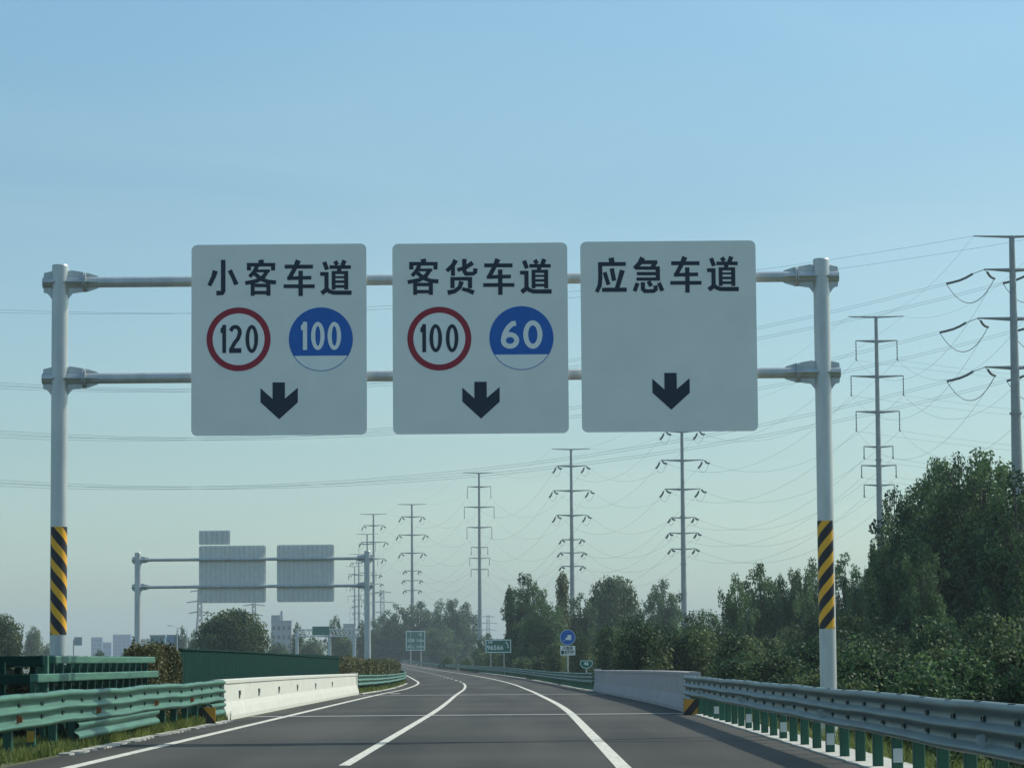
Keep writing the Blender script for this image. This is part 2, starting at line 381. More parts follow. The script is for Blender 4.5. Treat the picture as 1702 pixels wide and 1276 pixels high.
# ------------------------------------------------------------------ guardrails
THRIE = [(-.05, .225), (-.045, .245), (-.02, .262), (.02, .268), (.055, .258), (.078, .235), (.083, .205), (.07, .178), (-.005, .142), (-.015, .118), (-.015, .085), (-.005, .062), (.068, .030), (.085, .012), (.085, -.008),
         (.068, -.028), (-.005, -.060), (-.015, -.085), (-.015, -.118), (-.005, -.142), (.068, -.176), (.085, -.192), (.085, -.210), (.068, -.230), (.03, -.248), (0, -.258)]
WBEAM = [(0, .155), (.03, .15), (.075, .125), (.083, .095), (.075, .062), (.01, .022), (0, 0), (.01, -.022), (.075, -.062), (.083, -.095), (.075, -.125), (.03, -.15), (0, -.155)]
def closed_prof(p, t=0.006): return p + [(a - t, b) for (a, b) in reversed(p)]
def guardrail(name, label, u, side, y0, y1, zc, beam_m, post_m, step=2.0, post_every=1, posts_to=None, plates=None, delin=None, bolts=True, prof=THRIE, group=None, wav=0.0, ph=0.0, uf=None, post_bottom=-0.25):
    """side: +1 when the beam bulges towards +X (left-hand rails), -1 towards -X"""
    t = empty(name, P(y0, u)); tag(t, label, 'guardrail', group)
    o = Vector(t.location)
    uu = uf or (lambda Y: u)
    def Q(Y, du, h): p = P(Y, uu(Y) + du, h + wav * math.sin(Y * .55) + wav * .6 * math.sin(Y * 1.31 + 1)); return (p[0] - o.x, p[1] - o.y, p[2] - o.z)
    ys = frange(y0, y1, 1.0 if y1 < 110 else 4.0)
    b = MB(); b.sweep([Q(Y, 0, zc) for Y in ys], closed_prof(prof), side=side, closed=True)
    if bolts:
        for Y in frange(y0 + .9, min(y1, 125) - .3, step):
            for dz in (.095, -.095):
                for dy in (-.06, .06):
                    c = Q(Y + dy, side * -.002, zc + dz); b.box(c[0] - .014, c[0] + .014, c[1] - .035, c[1] + .035, c[2] - .022, c[2] + .022, mi=1)
            for dy in (-.09, .09):
                c = Q(Y + dy, side * .04, zc + .262); b.box(c[0] - .014, c[0] + .014, c[1] - .07, c[1] + .07, c[2] - .006, c[2] + .006, mi=1)
    b.build('beam', [beam_m, M['bolt']], t)
    k = 0; cnt = 0
    for Y in frange(y0 + .9, (posts_to or y1) - .3, step * post_every):
        cnt += 1
        if cnt > 95: break
        b = MB(); c = Q(Y, -side * .17, 0); g = Q(Y, -side * .17, post_bottom)
        b.box(c[0] - .065, c[0] + .065, c[1] - .065, c[1] + .065, g[2] - .3, c[2] + zc + .2, b=.012)
        c2 = Q(Y, -side * .055, zc); b.box(min(c2[0] - .05, c2[0] + .05), c2[0] + .05, c2[1] - .05, c2[1] + .05, c2[2] - .19, c2[2] + .17)
        po = b.build('post', post_m, t)
        if plates and k in plates:
            pz = Q(Y, -side * .17, plates[k][1]); pm = plates[k][0]
            bb = MB(); bb.box(pz[0] - .058, pz[0] + .058, pz[1] - .074, pz[1] - .067, pz[2] - .085, pz[2] + .085); bb.build('reflector_plate', pm, po)
        k += 1
    if delin:
        for (Y, dz, m) in delin:
            c = Q(Y, side * .05, zc + dz); b = MB()
            b.prism([(0, -.06), (.0, .06), (.085, .04), (.085, -.04)], lambda a, h, e: (c[0] + side * (a - .03), c[1] + e, c[2] + h), .012)
            b.build('delineator', m, t)
    return t
G_R = 'guardrail runs along the right shoulder'; G_L = 'guardrail runs along the left median'
guardrail('guardrail', 'long silvery green three-wave guardrail with closely set green posts, nearest on the right shoulder', 6.82, -1, 20, 80.7, .72, M['rail_grey'], M['green_post'],
          plates={k: (M['white_plate'], .22) for k in (4, 8, 12, 16, 20, 25, 29)}, group=G_R, wav=.006,
          delin=[(28.6, -.095, M['white_plate']), (44, -.095, M['white_plate']), (60, -.095, M['white_plate']), (74, -.095, M['white_plate'])])
guardrail('guardrail', 'distant three-wave guardrail curving left beyond the shaded bridge parapet', 6.85, -1, 155.3, 1500, .68, M['green'], M['green_post'], step=4.0,
          posts_to=470, bolts=False, group=G_R, wav=.01)
guardrail('guardrail', 'sunlit green three-wave guardrail with orange delineators in front of the gantry post, on the left', -4.88, 1, 20, 73.9, .72, M['green'], M['green_post'], step=2.1,
          plates={12: (M['yellow_plate'], .32), 4: (M['yellow_plate'], .32)}, group=G_L, wav=.012,
          delin=[(43.6, -.10, M['orange']), (51.8, -.10, M['orange']), (60, -.10, M['orange']), (66.5, -.10, M['orange'])])
guardrail('guardrail', 'short green guardrail curving away behind the white bridge parapet', -4.88, 1, 146.6, 420, .66, M['green'], M['green_post'], step=4.0, bolts=False, group=G_L, wav=.01)
guardrail('guardrail', 'green guardrail along the far side of the median hedge, beside the opposite carriageway', -7.75, -1, 20, 420, .66, M['green'], M['green_post'], step=6.0, bolts=False)
guardrail('guardrail', 'outer guardrail of the opposite carriageway, farthest left', -19.85, 1, 30, 500, .66, M['green'], M['green_post'], step=6.0, bolts=False)
# end pieces at the parapets: two extra low waves
def terminal(label, u, side, y0, y1, m):
    t = empty('guardrail_terminal', P(y0, u)); tag(t, label, 'guardrail end'); o = Vector(t.location)
    b = MB(); b.sweep([tuple(Vector(P(Y, u + side * .01, .30)) - o) for Y in frange(y0, y1, .5)], closed_prof(WBEAM), side=side, closed=True)
    b.build('lower_beam', m, t)
    b = MB(); c = Vector(P(y0 + .2, u - side * .12)) - o
    b.box(c.x - .06, c.x + .06, c.y - .06, c.y + .06, -.2, .5); b.build('post', M['green_post'], t)
terminal('low green beam joining the left guardrail to the white parapet', -4.88, 1, 70.6, 73.9, M['green'])
terminal('low grey beam joining the right guardrail to the shaded parapet', 6.82, -1, 77.6, 80.7, M['rail_grey'])
# object markers beside the parapet ends
def plate_stripes(name, sl):
    m = bpy.data.materials.new(name); m.use_nodes = True
    n = m.node_tree.nodes; l = m.node_tree.links; b = n['Principled BSDF']; b.inputs['Roughness'].default_value = 0.5
    tc = n.new('ShaderNodeTexCoord'); sp = n.new('ShaderNodeSeparateXYZ'); l.new(tc.outputs['Object'], sp.inputs[0])
    ma = n.new('ShaderNodeMath'); ma.operation = 'MULTIPLY_ADD'; ma.inputs[1].default_value = sl; l.new(sp.outputs['X'], ma.inputs[0]); l.new(sp.outputs['Z'], ma.inputs[2])
    dv = n.new('ShaderNodeMath'); dv.operation = 'DIVIDE'; dv.inputs[1].default_value = .62; l.new(ma.outputs[0], dv.inputs[0])
    fr = n.new('ShaderNodeMath'); fr.operation = 'FRACT'; l.new(dv.outputs[0], fr.inputs[0])
    gt = n.new('ShaderNodeMath'); gt.operation = 'GREATER_THAN'; gt.inputs[1].default_value = 0.45; l.new(fr.outputs[0], gt.inputs[0])
    mx = n.new('ShaderNodeMix'); mx.data_type = 'RGBA'; l.new(gt.outputs[0], mx.inputs['Factor'])
    mx.inputs['A'].default_value = (0.025, 0.022, 0.024, 1); mx.inputs['B'].default_value = (0.62, 0.30, 0.03, 1); l.new(mx.outputs['Result'], b.inputs['Base Color'])
    return m
def marker(label, u, Y, face, slope):
    t = empty('hazard_marker', P(Y, u)); tag(t, label, 'hazard marker')
    b = MB(); b.prism([(-.19, .0), (.19, .0), (.19, .40), (-.19, .40)], lambda a, h, e: (a + face * .0, e + abs(a) * .25, h), .03)
    m = plate_stripes('hazard_plate', slope); mp = b.build('striped_plate', m, t)
    b = MB(); b.box(-.03, .03, .06, .12, -.1, .42); b.build('bracket', M['steel'], t)
marker('curved yellow and black striped marker under the left guardrail end', -4.79, 69.4, 1, 1.2)
marker('yellow and black striped marker under the right guardrail end', 6.74, 76.9, -1, -1.2)

# ------------------------------------------------------------------ bridge parapets
def parapet(label, u, side, y0, y1, m, slots, h):
    """side +1: road lies towards +X"""
    t = empty('bridge_parapet', P(y0, u)); tag(t, label, 'parapet'); o = Vector(t.location)
    pr = [(0, -.1), (0, .10), (-.05, .30), (-.10, .45), (-.12, h - .13), (-.12, h - .10), (-.38, h - .10), (-.40, -.1)]
    b = MB(); b.sweep([tuple(Vector(P(Y, u)) - o) for Y in frange(y0, y1, 4)], pr, side=side, closed=True, smooth=False); b.build('wall', m, t)
    cp = [(-.09, h - .10), (-.085, h - .02), (-.12, h), (-.38, h), (-.42, h - .02), (-.41, h - .10)]
    b = MB(); b.sweep([tuple(Vector(P(Y, u)) - o) for Y in frange(y0 - .02, y1 + .02, 4)], cp, side=side, closed=True, smooth=False); b.build('coping', m, t)
    for Y in slots:
        c = Vector(P(Y, u + side * (-.105), .60)) - o; b = MB()
        b.box(c.x - .02, c.x + .02, c.y - .22, c.y - .02, c.z - .10, c.z + .10)
        b.box(c.x - .02, c.x + .02, c.y + .0, c.y + .16, c.z - .02, c.z + .10); b.build('bracket_slot', M['bolt'], t)
    for Y in (y0 + .1, y1 - .1):
        c = Vector(P(Y, u, 0)) - o; b = MB()
        xx = sorted((c.x + side * -.425, c.x + side * -.06))
        b.box(xx[0], xx[1], c.y - .16, c.y + .16, -.1, h - .101, b=.01); b.build('end_post', m, t)
    return t
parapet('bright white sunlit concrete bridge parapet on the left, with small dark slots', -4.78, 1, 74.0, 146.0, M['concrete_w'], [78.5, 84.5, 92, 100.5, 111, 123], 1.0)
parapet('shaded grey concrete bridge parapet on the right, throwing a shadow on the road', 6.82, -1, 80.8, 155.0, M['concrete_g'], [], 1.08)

# ------------------------------------------------------------------ median: tall green post and rail barrier, panel, hedges
t = empty('median_barrier', (-8.0, 49.6, 0)); tag(t, 'tall green barrier of box rails and close posts around the left gantry post', 'barrier')
def seg(x0, x1, y0, y1, z0, z1, name='box_rail', m='green', bev=.015):
    b = MB(); b.box(x0 + 8.0, x1 + 8.0, y0 - 49.6, y1 - 49.6, z0, z1, b=bev); return b.build(name, M[m], t)
for (a, c) in ((51.4, 60.2), (60.22, 65.3)): seg(-8.06, -7.92, a, c, 1.42, 1.55)
for (a, c) in ((49.5, 61.0), (61.02, 65.9)): seg(-8.06, -7.92, a, c, 1.11, 1.25)
seg(-10.1, -8.08, 51.0, 51.14, 1.38, 1.55, m='panel'); seg(-10.1, -8.08, 50.2, 50.34, 1.08, 1.24, m='panel')  # cross rails take the darker green to stand for their shaded faces
seg(-8.24, -8.03, 51.16, 51.32, .95, 1.555, name='corner_plate', m='green', bev=.005)
b = MB(); b.box(-.29, -.26, 1.9, 15.9, .25, 1.40); b.build('infill_sheet', M['panel'], t)
for i in range(16):
    Y = 50.2 + i * 1.0
    b = MB(); b.box(-.165, -.075, Y - .05 - 49.6, Y + .05 - 49.6, -.3, 1.56 if Y > 51 else 1.22, b=.01)
    b.build('post', M['green_post'], t)
for i in range(10):
    Y = 50.4 + i * 1.6
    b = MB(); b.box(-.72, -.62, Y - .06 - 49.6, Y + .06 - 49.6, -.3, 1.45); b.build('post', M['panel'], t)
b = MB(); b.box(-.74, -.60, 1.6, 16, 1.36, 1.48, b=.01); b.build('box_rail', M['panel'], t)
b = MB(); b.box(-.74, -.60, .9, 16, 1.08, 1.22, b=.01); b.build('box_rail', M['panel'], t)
b = MB(); b.sweep([(.66, Y - 49.6, .30 + (Y - 47) * .004) for Y in frange(49.6, 60.6, 1)], closed_prof(WBEAM), side=1, closed=True); b.build('lower_beam', M['green'], t)
for i in range(7):
    Y = 49.5 + i * 1.7
    b = MB(); b.tube([(.20, Y - 49.6, .42), (.26, Y - 49.0 , -.1)], .03, n=6); b.build('brace', M['green_post'], t)

t = empty('screen_panel', P(75, -6.07)); tag(t, 'long dark green corrugated screen panel standing in the median above the white parapet', 'panel fence')
o = Vector(t.location); b = MB(); path = []; Y = 75.0; k = 0; wave = [0, .035, .035, 0]
while Y < 152:
    p = Vector(P(Y, -6.07 + wave[k % 4], 0)) - o; path.append(p); Y += .09 if k % 2 == 0 else .16; k += 1
vs = []
for p in path: vs += [(p.x, p.y, .12), (p.x, p.y, 1.74)]
b.add(vs, [(2*i, 2*i+2, 2*i+3, 2*i+1) for i in range(len(path) - 1)])
vs2 = [(x - .012, y, z) for (x, y, z) in vs]; b.add(vs2, [(2*i, 2*i+1, 2*i+3, 2*i+2) for i in range(len(path) - 1)])
b.build('corrugated_sheet', M['panel'], t, recalc=False)
b = MB(); b.sweep([tuple(Vector(P(Y, -6.06, 0)) - o) for Y in frange(75, 152, 4)], [(-.03, 1.741), (.06, 1.741), (.06, 1.78), (-.03, 1.78)], closed=True, smooth=False); b.build('top_rail', M['panel'], t)
for Y in frange(75.1, 151, 3):
    c = Vector(P(Y, -6.14)) - o; b = MB(); b.box(c.x - .03, c.x + .03, c.y - .03, c.y + .03, -.2, 1.72); b.build('post', M['green_post'], t)

def leaf_cloud(pts, nrm, leaf, seed, tone, aspect=.62, jit=.35):
    r = np.random.RandomState(seed); n = len(pts)
    rv = r.normal(size=(n, 3)); nn = nrm * .65 + rv * .75; nn /= np.linalg.norm(nn, axis=1)[:, None] + 1e-9
    a = np.cross(nn, r.normal(size=(n, 3))); a /= np.linalg.norm(a, axis=1)[:, None] + 1e-9
    bb = np.cross(nn, a); L = leaf * (1 + jit * r.uniform(-1, 1, n))[:, None]
    v = np.empty((n, 4, 3)); v[:, 0] = pts - a * L * .5; v[:, 1] = pts + bb * L * aspect * .5 + nn * L * .08
    v[:, 2] = pts + a * L * .5; v[:, 3] = pts - bb * L * aspect * .5 + nn * L * .08
    return v.reshape(-1, 3), np.repeat(tone, 4)
def mesh_quads(name, v, tone, m, parent=None, link=True, per=4):
    me = bpy.data.meshes.new(name); nq = len(v) // per
    me.vertices.add(len(v)); me.vertices.foreach_set('co', v.astype(np.float32).ravel())
    me.loops.add(len(v)); me.loops.foreach_set('vertex_index', np.arange(len(v), dtype=np.int32))
    me.polygons.add(nq); me.polygons.foreach_set('loop_start', np.arange(0, len(v), per, dtype=np.int32))
    me.polygons.foreach_set('loop_total', np.full(nq, per, dtype=np.int32))
    me.materials.append(m)
    at_ = me.attributes.new('tone', 'FLOAT', 'POINT'); at_.data.foreach_set('value', tone.astype(np.float32))
    me.update(calc_edges=True)
    o = bpy.data.objects.new(name, me); COL.objects.link(o); return adopt(o, parent)
def sph(r, n):
    d = r.normal(size=(n, 3)); return d / np.linalg.norm(d, axis=1)[:, None]

def hedge(label, u0, u1, y0, y1, h, leaf, n, seed):
    r = np.random.RandomState(seed); Y = r.uniform(y0, y1, n)
    lump = .09 * np.sin(Y * 1.7 + seed) + .07 * np.sin(Y * 3.9) + .05 * np.sin(Y * 7.3)
    a = r.uniform(-1, 1, n); z = r.uniform(0.05, 1, n)
    edge = r.uniform(0, 1, n) < .75
    top = r.uniform(0, 1, n) < .35
    uc = (u0 + u1) / 2; hw = (u1 - u0) / 2
    a = np.where(edge & ~top, np.sign(a) * (1 - .18 * np.abs(r.normal(size=n))), a)
    zz = np.where(top, 1 + .05 * r.normal(size=n), z) * (h + lump) * (1 - .12 * (np.abs(a) > .8))
    X = np.array([mid(y) for y in Y]) + uc + a * hw * (1 + .1 * lump * 4); Z = zz + np.array([rz(y) for y in Y])
    X += (1.2 * lump)
    nrm = np.stack([np.sign(a) * (~top), np.zeros(n), top.astype(float) + .2], 1)
    tone = np.clip(.5 + .25 * np.sin(Y * 2.3 + X * 5) + .22 * r.normal(size=n), 0, 1)
    o0 = np.array(P((y0 + y1) / 2, uc))
    t = empty('hedge', tuple(o0)); tag(t, label, 'hedge')
    v, tn = leaf_cloud(np.stack([X, Y, Z], 1) - o0, nrm, leaf, seed, tone); mesh_quads('foliage', v, tn, M['leaf_hedge'], t)
    b = MB()
    for Yb in frange(y0 + .3, y1 - .3, 1.1 if y1 - y0 < 60 else 3):
        p = Vector(P(Yb, uc, 0)) - Vector(o0)
        for q in range(3): b.tube([(p.x + rnd.uniform(-.1, .1), p.y, p.z - .05), (p.x + rnd.uniform(-hw, hw) * .8, p.y + rnd.uniform(-.4, .4), p.z + h * .85)], [.03, .01], n=5)
    b.build('stems', M['wood'], t)
hedge('clipped olive brown hedge in the median behind the left gantry post', -6.65, -5.95, 68.3, 74.6, 1.60, .085, 24000, 11)
hedge('lower stretch of olive hedge hidden behind the tall green barrier', -7.1, -6.2, 57.5, 68.0, 1.18, .09, 14000, 14)
hedge('long low hedge in the median, beyond the green screen panel', -7.1, -5.5, 152.5, 460, 1.60, .15, 110000, 12)
hedge('ragged brown hedge low behind the dark cross rails at the left edge', -8.1, -6.3, 51.4, 55.4, 1.15, .09, 6000, 13)

# ------------------------------------------------------------------ sign gantries
GY = 56.0; S = F / GY
def gx(px): return (px - VX) / S
def gz(px, py): return CAMZ + ((HY + (VX - px) * ROLL) - py) / S
def gusset_set(b, x, y, z, R, r, sgn, flange):
    """plates and flange between post (radius R) and bar (radius r) leaving along X*sgn; flange at distance flange"""
    e = lambda a: x + sgn * a
    for s in (1, -1):                                       # vertical plates above and below
        if s > 0: poly = [(R * .9, r * .8), (R * .9, r + .11), (R + .05, r + .13), (flange - .02, r + .09), (flange - .02, r * .8)]
        else: poly = [(R * .9, -r * .8), (R * .9, -r - .24), (R + .03, -r - .17), (R + .08, -r - .11), (flange - .02, -r - .08), (flange - .02, -r * .8)]
        b.prism([(a, h) for a, h in poly], lambda a, h, c: (e(a), y - .008 + c, z + h), .016)
        poly = [(flange + .03, s * r * .8), (flange + .03, s * (r + .085)), (flange + .24, s * (r + .02)), (flange + .28, s * r * .8)]
        b.prism(poly, lambda a, h, c: (e(a), y - .008 + c, z + h), .016)
        for (f0, f1) in ((R * .7, flange - .02), (flange + .03, flange + .26)):   # horizontal plates
            poly = [(f0, s * r * .8), (f0, s * (r + .09)), (f1, s * (r + (.07 if f1 < flange else .01))), (f1, s * r * .8)]
            b.prism(poly, lambda a, h, c: (e(a), y + h, z - .008 + c), .016)
    for off in (-.02, .012):
        b.tube([(e(flange + off), y, z), (e(flange + off + .022), y, z)], r + .085, n=24)
    for k in range(8):
        a = math.pi / 8 + k * math.pi / 4; q = r + .05
        b.tube([(e(flange - .045), y + q * math.cos(a), z + q * math.sin(a)), (e(flange + .055), y + q * math.cos(a), z + q * math.sin(a))], .014, n=6)
def collar(b, x, y, z, R, r, outer):
    # outer stub with plates
    e = lambda a: x + outer * a
    b.tube([(e(R * .5), y, z), (e(R + .17), y, z)], r, n=20)
    b.prism([(R * .9, r * .5), (R * .9, r + .12), (R + .15, r + .08), (R + .165, r * .5)], lambda a, h, c: (e(a), y - .008 + c, z + h), .016)
    b.prism([(R * .9, -r * .5), (R * .9, -r - .24), (R + .03, -r - .17), (R + .08, -r - .11), (R + .15, -r - .09), (R + .165, -r * .5)], lambda a, h, c: (e(a), y - .008 + c, z + h), .016)
    for s in (1, -1): b.prism([(R * .6, s * r * .6), (R * .6, s * (r + .07)), (R + .16, s * (r + .05)), (R + .165, s * r * .6)], lambda a, h, c: (e(a), y + h, z - .01 + c), .02)

def gantry(label, xl, xr, Y, ztop, zbars, R, r, zbl, zbr, hazards=True):
    t = empty('sign_gantry', ((xl + xr) / 2, Y, 0)); tag(t, label, 'gantry'); cx = (xl + xr) / 2
    for (x, zb, sgn, hm, lean) in ((xl - cx, zbl, 1, 'hazard_l', 0), (xr - cx, zbr, -1, 'hazard_r', 0)):
        b = MB(); b.tube([(x, 0, zb - .3), (x, 0, ztop - .02)], R, n=32, cap=False)
        b.tube([(x, 0, ztop - .02), (x, 0, ztop), ], [R, R * .93], n=32); p = b.build('gantry_post', M['steel'], t)
        b = MB(); b.tube([(x, 0, zb - .28), (x, 0, zb + .03)], R + .16, n=24)
        for k in range(8):
            a = k * math.pi / 4; b.prism([(R * .9, .03), (R + .13, .03), (R * .9, .3)], lambda q, h, c: (x + q * math.cos(a) - c * math.sin(a), q * math.sin(a) + c * math.cos(a), zb + h), .012)
        b.build('base_plate', M['steel'], p)
        if hazards:
            b = MB(); n = 28; a0, a1 = math.radians(-198 + (0 if sgn > 0 else -40)), math.radians(-198 + 218 + (0 if sgn > 0 else -40))
            a0, a1 = (math.radians(-90 - 58), math.radians(-90 + 92)) if sgn > 0 else (math.radians(-90 - 92), math.radians(-90 + 50))
            vs = []
            for i in range(n + 1):
                a = a0 + (a1 - a0) * i / n; q = R + .004
                vs += [(q * math.cos(a), q * math.sin(a), 1.95), (q * math.cos(a), q * math.sin(a), 3.95)]
            b.add(vs, [(2*i, 2*i+2, 2*i+3, 2*i+1) for i in range(n)], smooth=True)
            h = b.build('striped_sleeve', M[hm], p, recalc=False); h.location = (x, 0, 0)
        for zbr_ in zbars:
            b = MB(); gusset_set(b, x, 0, zbr_, R, r, sgn, .46); collar(b, x, 0, zbr_, R, r, -sgn)
            b.tube([(x, 0, zbr_ - r * 1.0), (x, 0, zbr_ + r * 1.0)], R + .006, n=32)
            b.tube([(x + sgn * R * .7, 0, zbr_), (x + sgn * .5, 0, zbr_)], r * 1.02, n=20)
            b.build('bracket', M['steel'], p)
    for zb_ in zbars:
        b = MB(); b.tube([(xl - cx + .48, 0, zb_), (xr - cx - .48, 0, zb_)], r, n=24); b.build('crossbar', M['steel'], t)
    return t
gantry('near steel sign gantry spanning the road, striped yellow and black on both posts', gx(99.2), gx(1374), GY, 8.86, (8.53, 6.72), .155, .10, -.05, -.42)

def rrect(x0, x1, z0, z1, r, n=6):
    pts = []
    for (cx, cz, a0) in ((x1 - r, z1 - r, 0), (x0 + r, z1 - r, 90), (x0 + r, z0 + r, 180), (x1 - r, z0 + r, 270)):
        for i in range(n + 1):
            a = math.radians(a0 + 90 * i / n); pts.append((cx + r * math.cos(a), cz + r * math.sin(a)))
    return pts

class Flat:
    """flat artwork on a board facing -Y; local x,z, thin layers"""
    def __init__(s, y): s.b = MB(); s.y = y; s.k = 0
    def lay(s): s.k += 1; return s.y - s.k * 0.00025
    def poly(s, pts):
        y = s.lay(); s.b.add([(x, y, z) for x, z in pts], [tuple(range(len(pts)))])
    def stroke(s, pts, w):
        y = s.lay(); n = len(pts); L = []; R = []
        ws = w if isinstance(w, (list, tuple)) else [w] * n
        for i in range(n):
            p = Vector(pts[i]); d0 = (p - Vector(pts[i - 1])).normalized() if i else None
            d1 = (Vector(pts[i + 1]) - p).normalized() if i < n - 1 else None
            if d0 is None: d0 = d1
            if d1 is None: d1 = d0
            t = (d0 + d1); t = t.normalized() if t.length > 1e-6 else d0
            nv = Vector((-t.y, t.x)); c = max(.5, abs(nv.dot(Vector((-d0.y, d0.x)))))
            L.append(p + nv * ws[i] / 2 / c); R.append(p - nv * ws[i] / 2 / c)
        vs = [(q.x, y, q.y) for q in L] + [(q.x, y, q.y) for q in R]
        s.b.add(vs, [(i, i + 1, n + i + 1, n + i) for i in range(n - 1)])
    def ring(s, cx, cz, rx, rzz, w, n=48, mitre=None):
        y = s.lay(); vs = []
        for i in range(n):
            a = 2 * math.pi * i / n
            vs += [(cx + (rx + w / 2) * math.cos(a), y, cz + (rzz + w / 2) * math.sin(a)), (cx + (rx - w / 2) * math.cos(a), y, cz + (rzz - w / 2) * math.sin(a))]
        s.b.add(vs, [(2*i, 2*((i+1) % n), 2*((i+1) % n)+1, 2*i+1) for i in range(n)])
    def build(s, name, m, parent): return s.b.build(name, m, parent, recalc=False)

# stroke glyphs: (source origin, scale 13.09) strokes in enlarged pixels, as (points, width)
GL = {
 'xiao': ((340, 420), [([(448,155),(448,840),(425,882),(300,886)],[100,98,92,108]), ([(275,392),(240,520),(143,722)],[118,100,90]), ([(592,383),(668,540),(738,700)],[98,90,100])]),
 'ke': ((340, 420), [([(1270,155),(1285,240)],115), ([(965,262),(1585,262)],80), ([(1011,235),(1011,388)],92), ([(1538,235),(1538,388)],88),
    ([(1190,290),(1130,410),(1025,530)],[90,85,80]), ([(1160,398),(1468,398)],62), ([(1425,380),(1335,520),(1180,620),(930,668)],[85,90,88,86]),
    ([(1140,462),(1270,575),(1420,635),(1600,652)],[85,85,88,92]), ([(1092,660),(1092,945)],85), ([(1436,660),(1436,945)],88), ([(1060,718),(1470,718)],75), ([(1090,875),(1435,875)],75)]),
 'che': ((470, 420), [([(90,305),(708,305)],86), ([(390,165),(318,330),(228,495),(165,575)],[118,95,92,60]), ([(145,562),(672,547)],80), ([(438,395),(438,952)],95), ([(65,737),(745,735)],82)]),
 'dao': ((470, 420), [([(955,200),(1015,372)],92), ([(865,465),(1048,465)],85), ([(1003,428),(1003,800)],92), ([(1020,800),(895,892)],98), ([(990,770),(1060,845),(1150,878),(1550,878)],[80,88,90,96]),
    ([(1188,185),(1240,268)],90), ([(1397,165),(1352,285)],95), ([(1070,315),(1535,315)],78), ([(1290,330),(1272,430)],92), ([(1158,400),(1158,810)],82), ([(1433,400),(1433,810)],88),
    ([(1125,436),(1470,436)],68), ([(1150,537),(1440,537)],46), ([(1150,636),(1440,636)],56), ([(1150,740),(1440,740)],60)]),
 'huo': ((730, 420), [([(425,160),(368,270),(225,402)],[115,95,85]), ([(362,285),(362,510)],88), ([(612,135),(612,410),(645,462),(800,462),(848,425),(850,345)],[100,90,88,82,88,100]),
    ([(795,220),(640,325),(460,382)],[100,88,82]), ([(350,540),(350,780)],92), ([(732,540),(732,780)],92), ([(305,572),(780,572)],78),
    ([(548,632),(505,765),(400,845),(245,880)],[105,90,92,105]), ([(562,795),(700,830),(815,880)],[75,85,100])]),
 'ying': ((985, 420), [([(480,112),(500,225)],118), ([(195,252),(800,249)],88), ([(240,230),(240,560),(225,720),(160,865)],[92,90,90,88]), ([(335,432),(418,708)],88), ([(492,345),(540,618)],95),
    ([(725,385),(660,600),(600,790)],[112,100,95]), ([(275,817),(815,813)],92)]),
 'ji': ((985, 420), [([(1172,110),(1100,235),(985,350)],[120,100,88]), ([(1150,212),(1490,210)],84), ([(1430,225),(1385,320)],95), ([(1010,340),(1530,340)],76), ([(1497,303),(1497,617)],92), ([(1040,462),(1480,462)],74),
    ([(1030,581),(1480,581)],72), ([(1052,668),(985,848)],88), ([(1168,650),(1168,800),(1208,845),(1400,845),(1448,805),(1442,722)],[92,88,84,84,84,92]), ([(1292,628),(1348,738)],90), ([(1518,662),(1592,840)],[85,92])]),
}
def glyph(fl, name, dx, dy, cx):
    """dx, dy: shift in photo pixels from where the glyph was traced"""
    (ox, oy), st = GL[name]
    for pts, w in st:
        q = []
        for (a, c) in pts:
            px = ox + a / 13.092 + dx; py = oy + c / 13.092 + dy; q.append((gx(px) - cx, gz(px, py)))
        ww = [k / 13.092 / S for k in w] if isinstance(w, list) else w / 13.092 / S
        fl.stroke(q, ww)
def digit(fl, d, px, py, h, wdt, sw, cx):
    """digit centred at photo pixel px,py; height h, width wdt, stroke sw in photo pixels"""
    def T(pts): return [(gx(px + a * wdt / 2) - cx, gz(px, py - c * h / 2)) for a, c in pts]
    w = sw / S; k = 1 - sw / h; kx = 1 - sw / wdt
    if d == '0': fl.ring(gx(px) - cx, gz(px, py), (wdt - sw) / 2 / S, (h - sw) / 2 / S, w)
    elif d == '1': fl.stroke(T([(.1, 1), (.1, -1)]), w); fl.stroke(T([(.2, .97), (-.35, .62)]), w * .75); fl.stroke(T([(-.33, .75), (-.33, .42)]), w * .5)
    elif d == '2':
        pts = [(-.78, .58)] + [(-.0 + .72 * math.cos(math.radians(a)), .48 + (1 - .48 - sw / h) * math.sin(math.radians(a))) for a in range(155, -31, -20)] + [(.42, .02), (-.1, -.28), (-.52, -.62), (-.62, -.9)]
        fl.stroke(T(pts), w * 1.03); fl.stroke(T([(-.97, -1 + sw / h * 1.3), (.95, -1 + sw / h * 1.3)]), w * 1.3)
    elif d == '6':
        pts = [(.66, .82), (.25, .77), (-.2, .50), (-.55, .12), (-.70, -.28)]; fl.stroke(T(pts), w)
        fl.ring(gx(px) - cx, gz(px, py + h * .205), (wdt - sw) / 2 / S, (h * .59 - sw) / 2 / S, w)
ARROW = [(555,912),(628,912),(628,1008),(704,943),(704,1030),(594,1130),(484,1030),(484,946),(555,1010)]
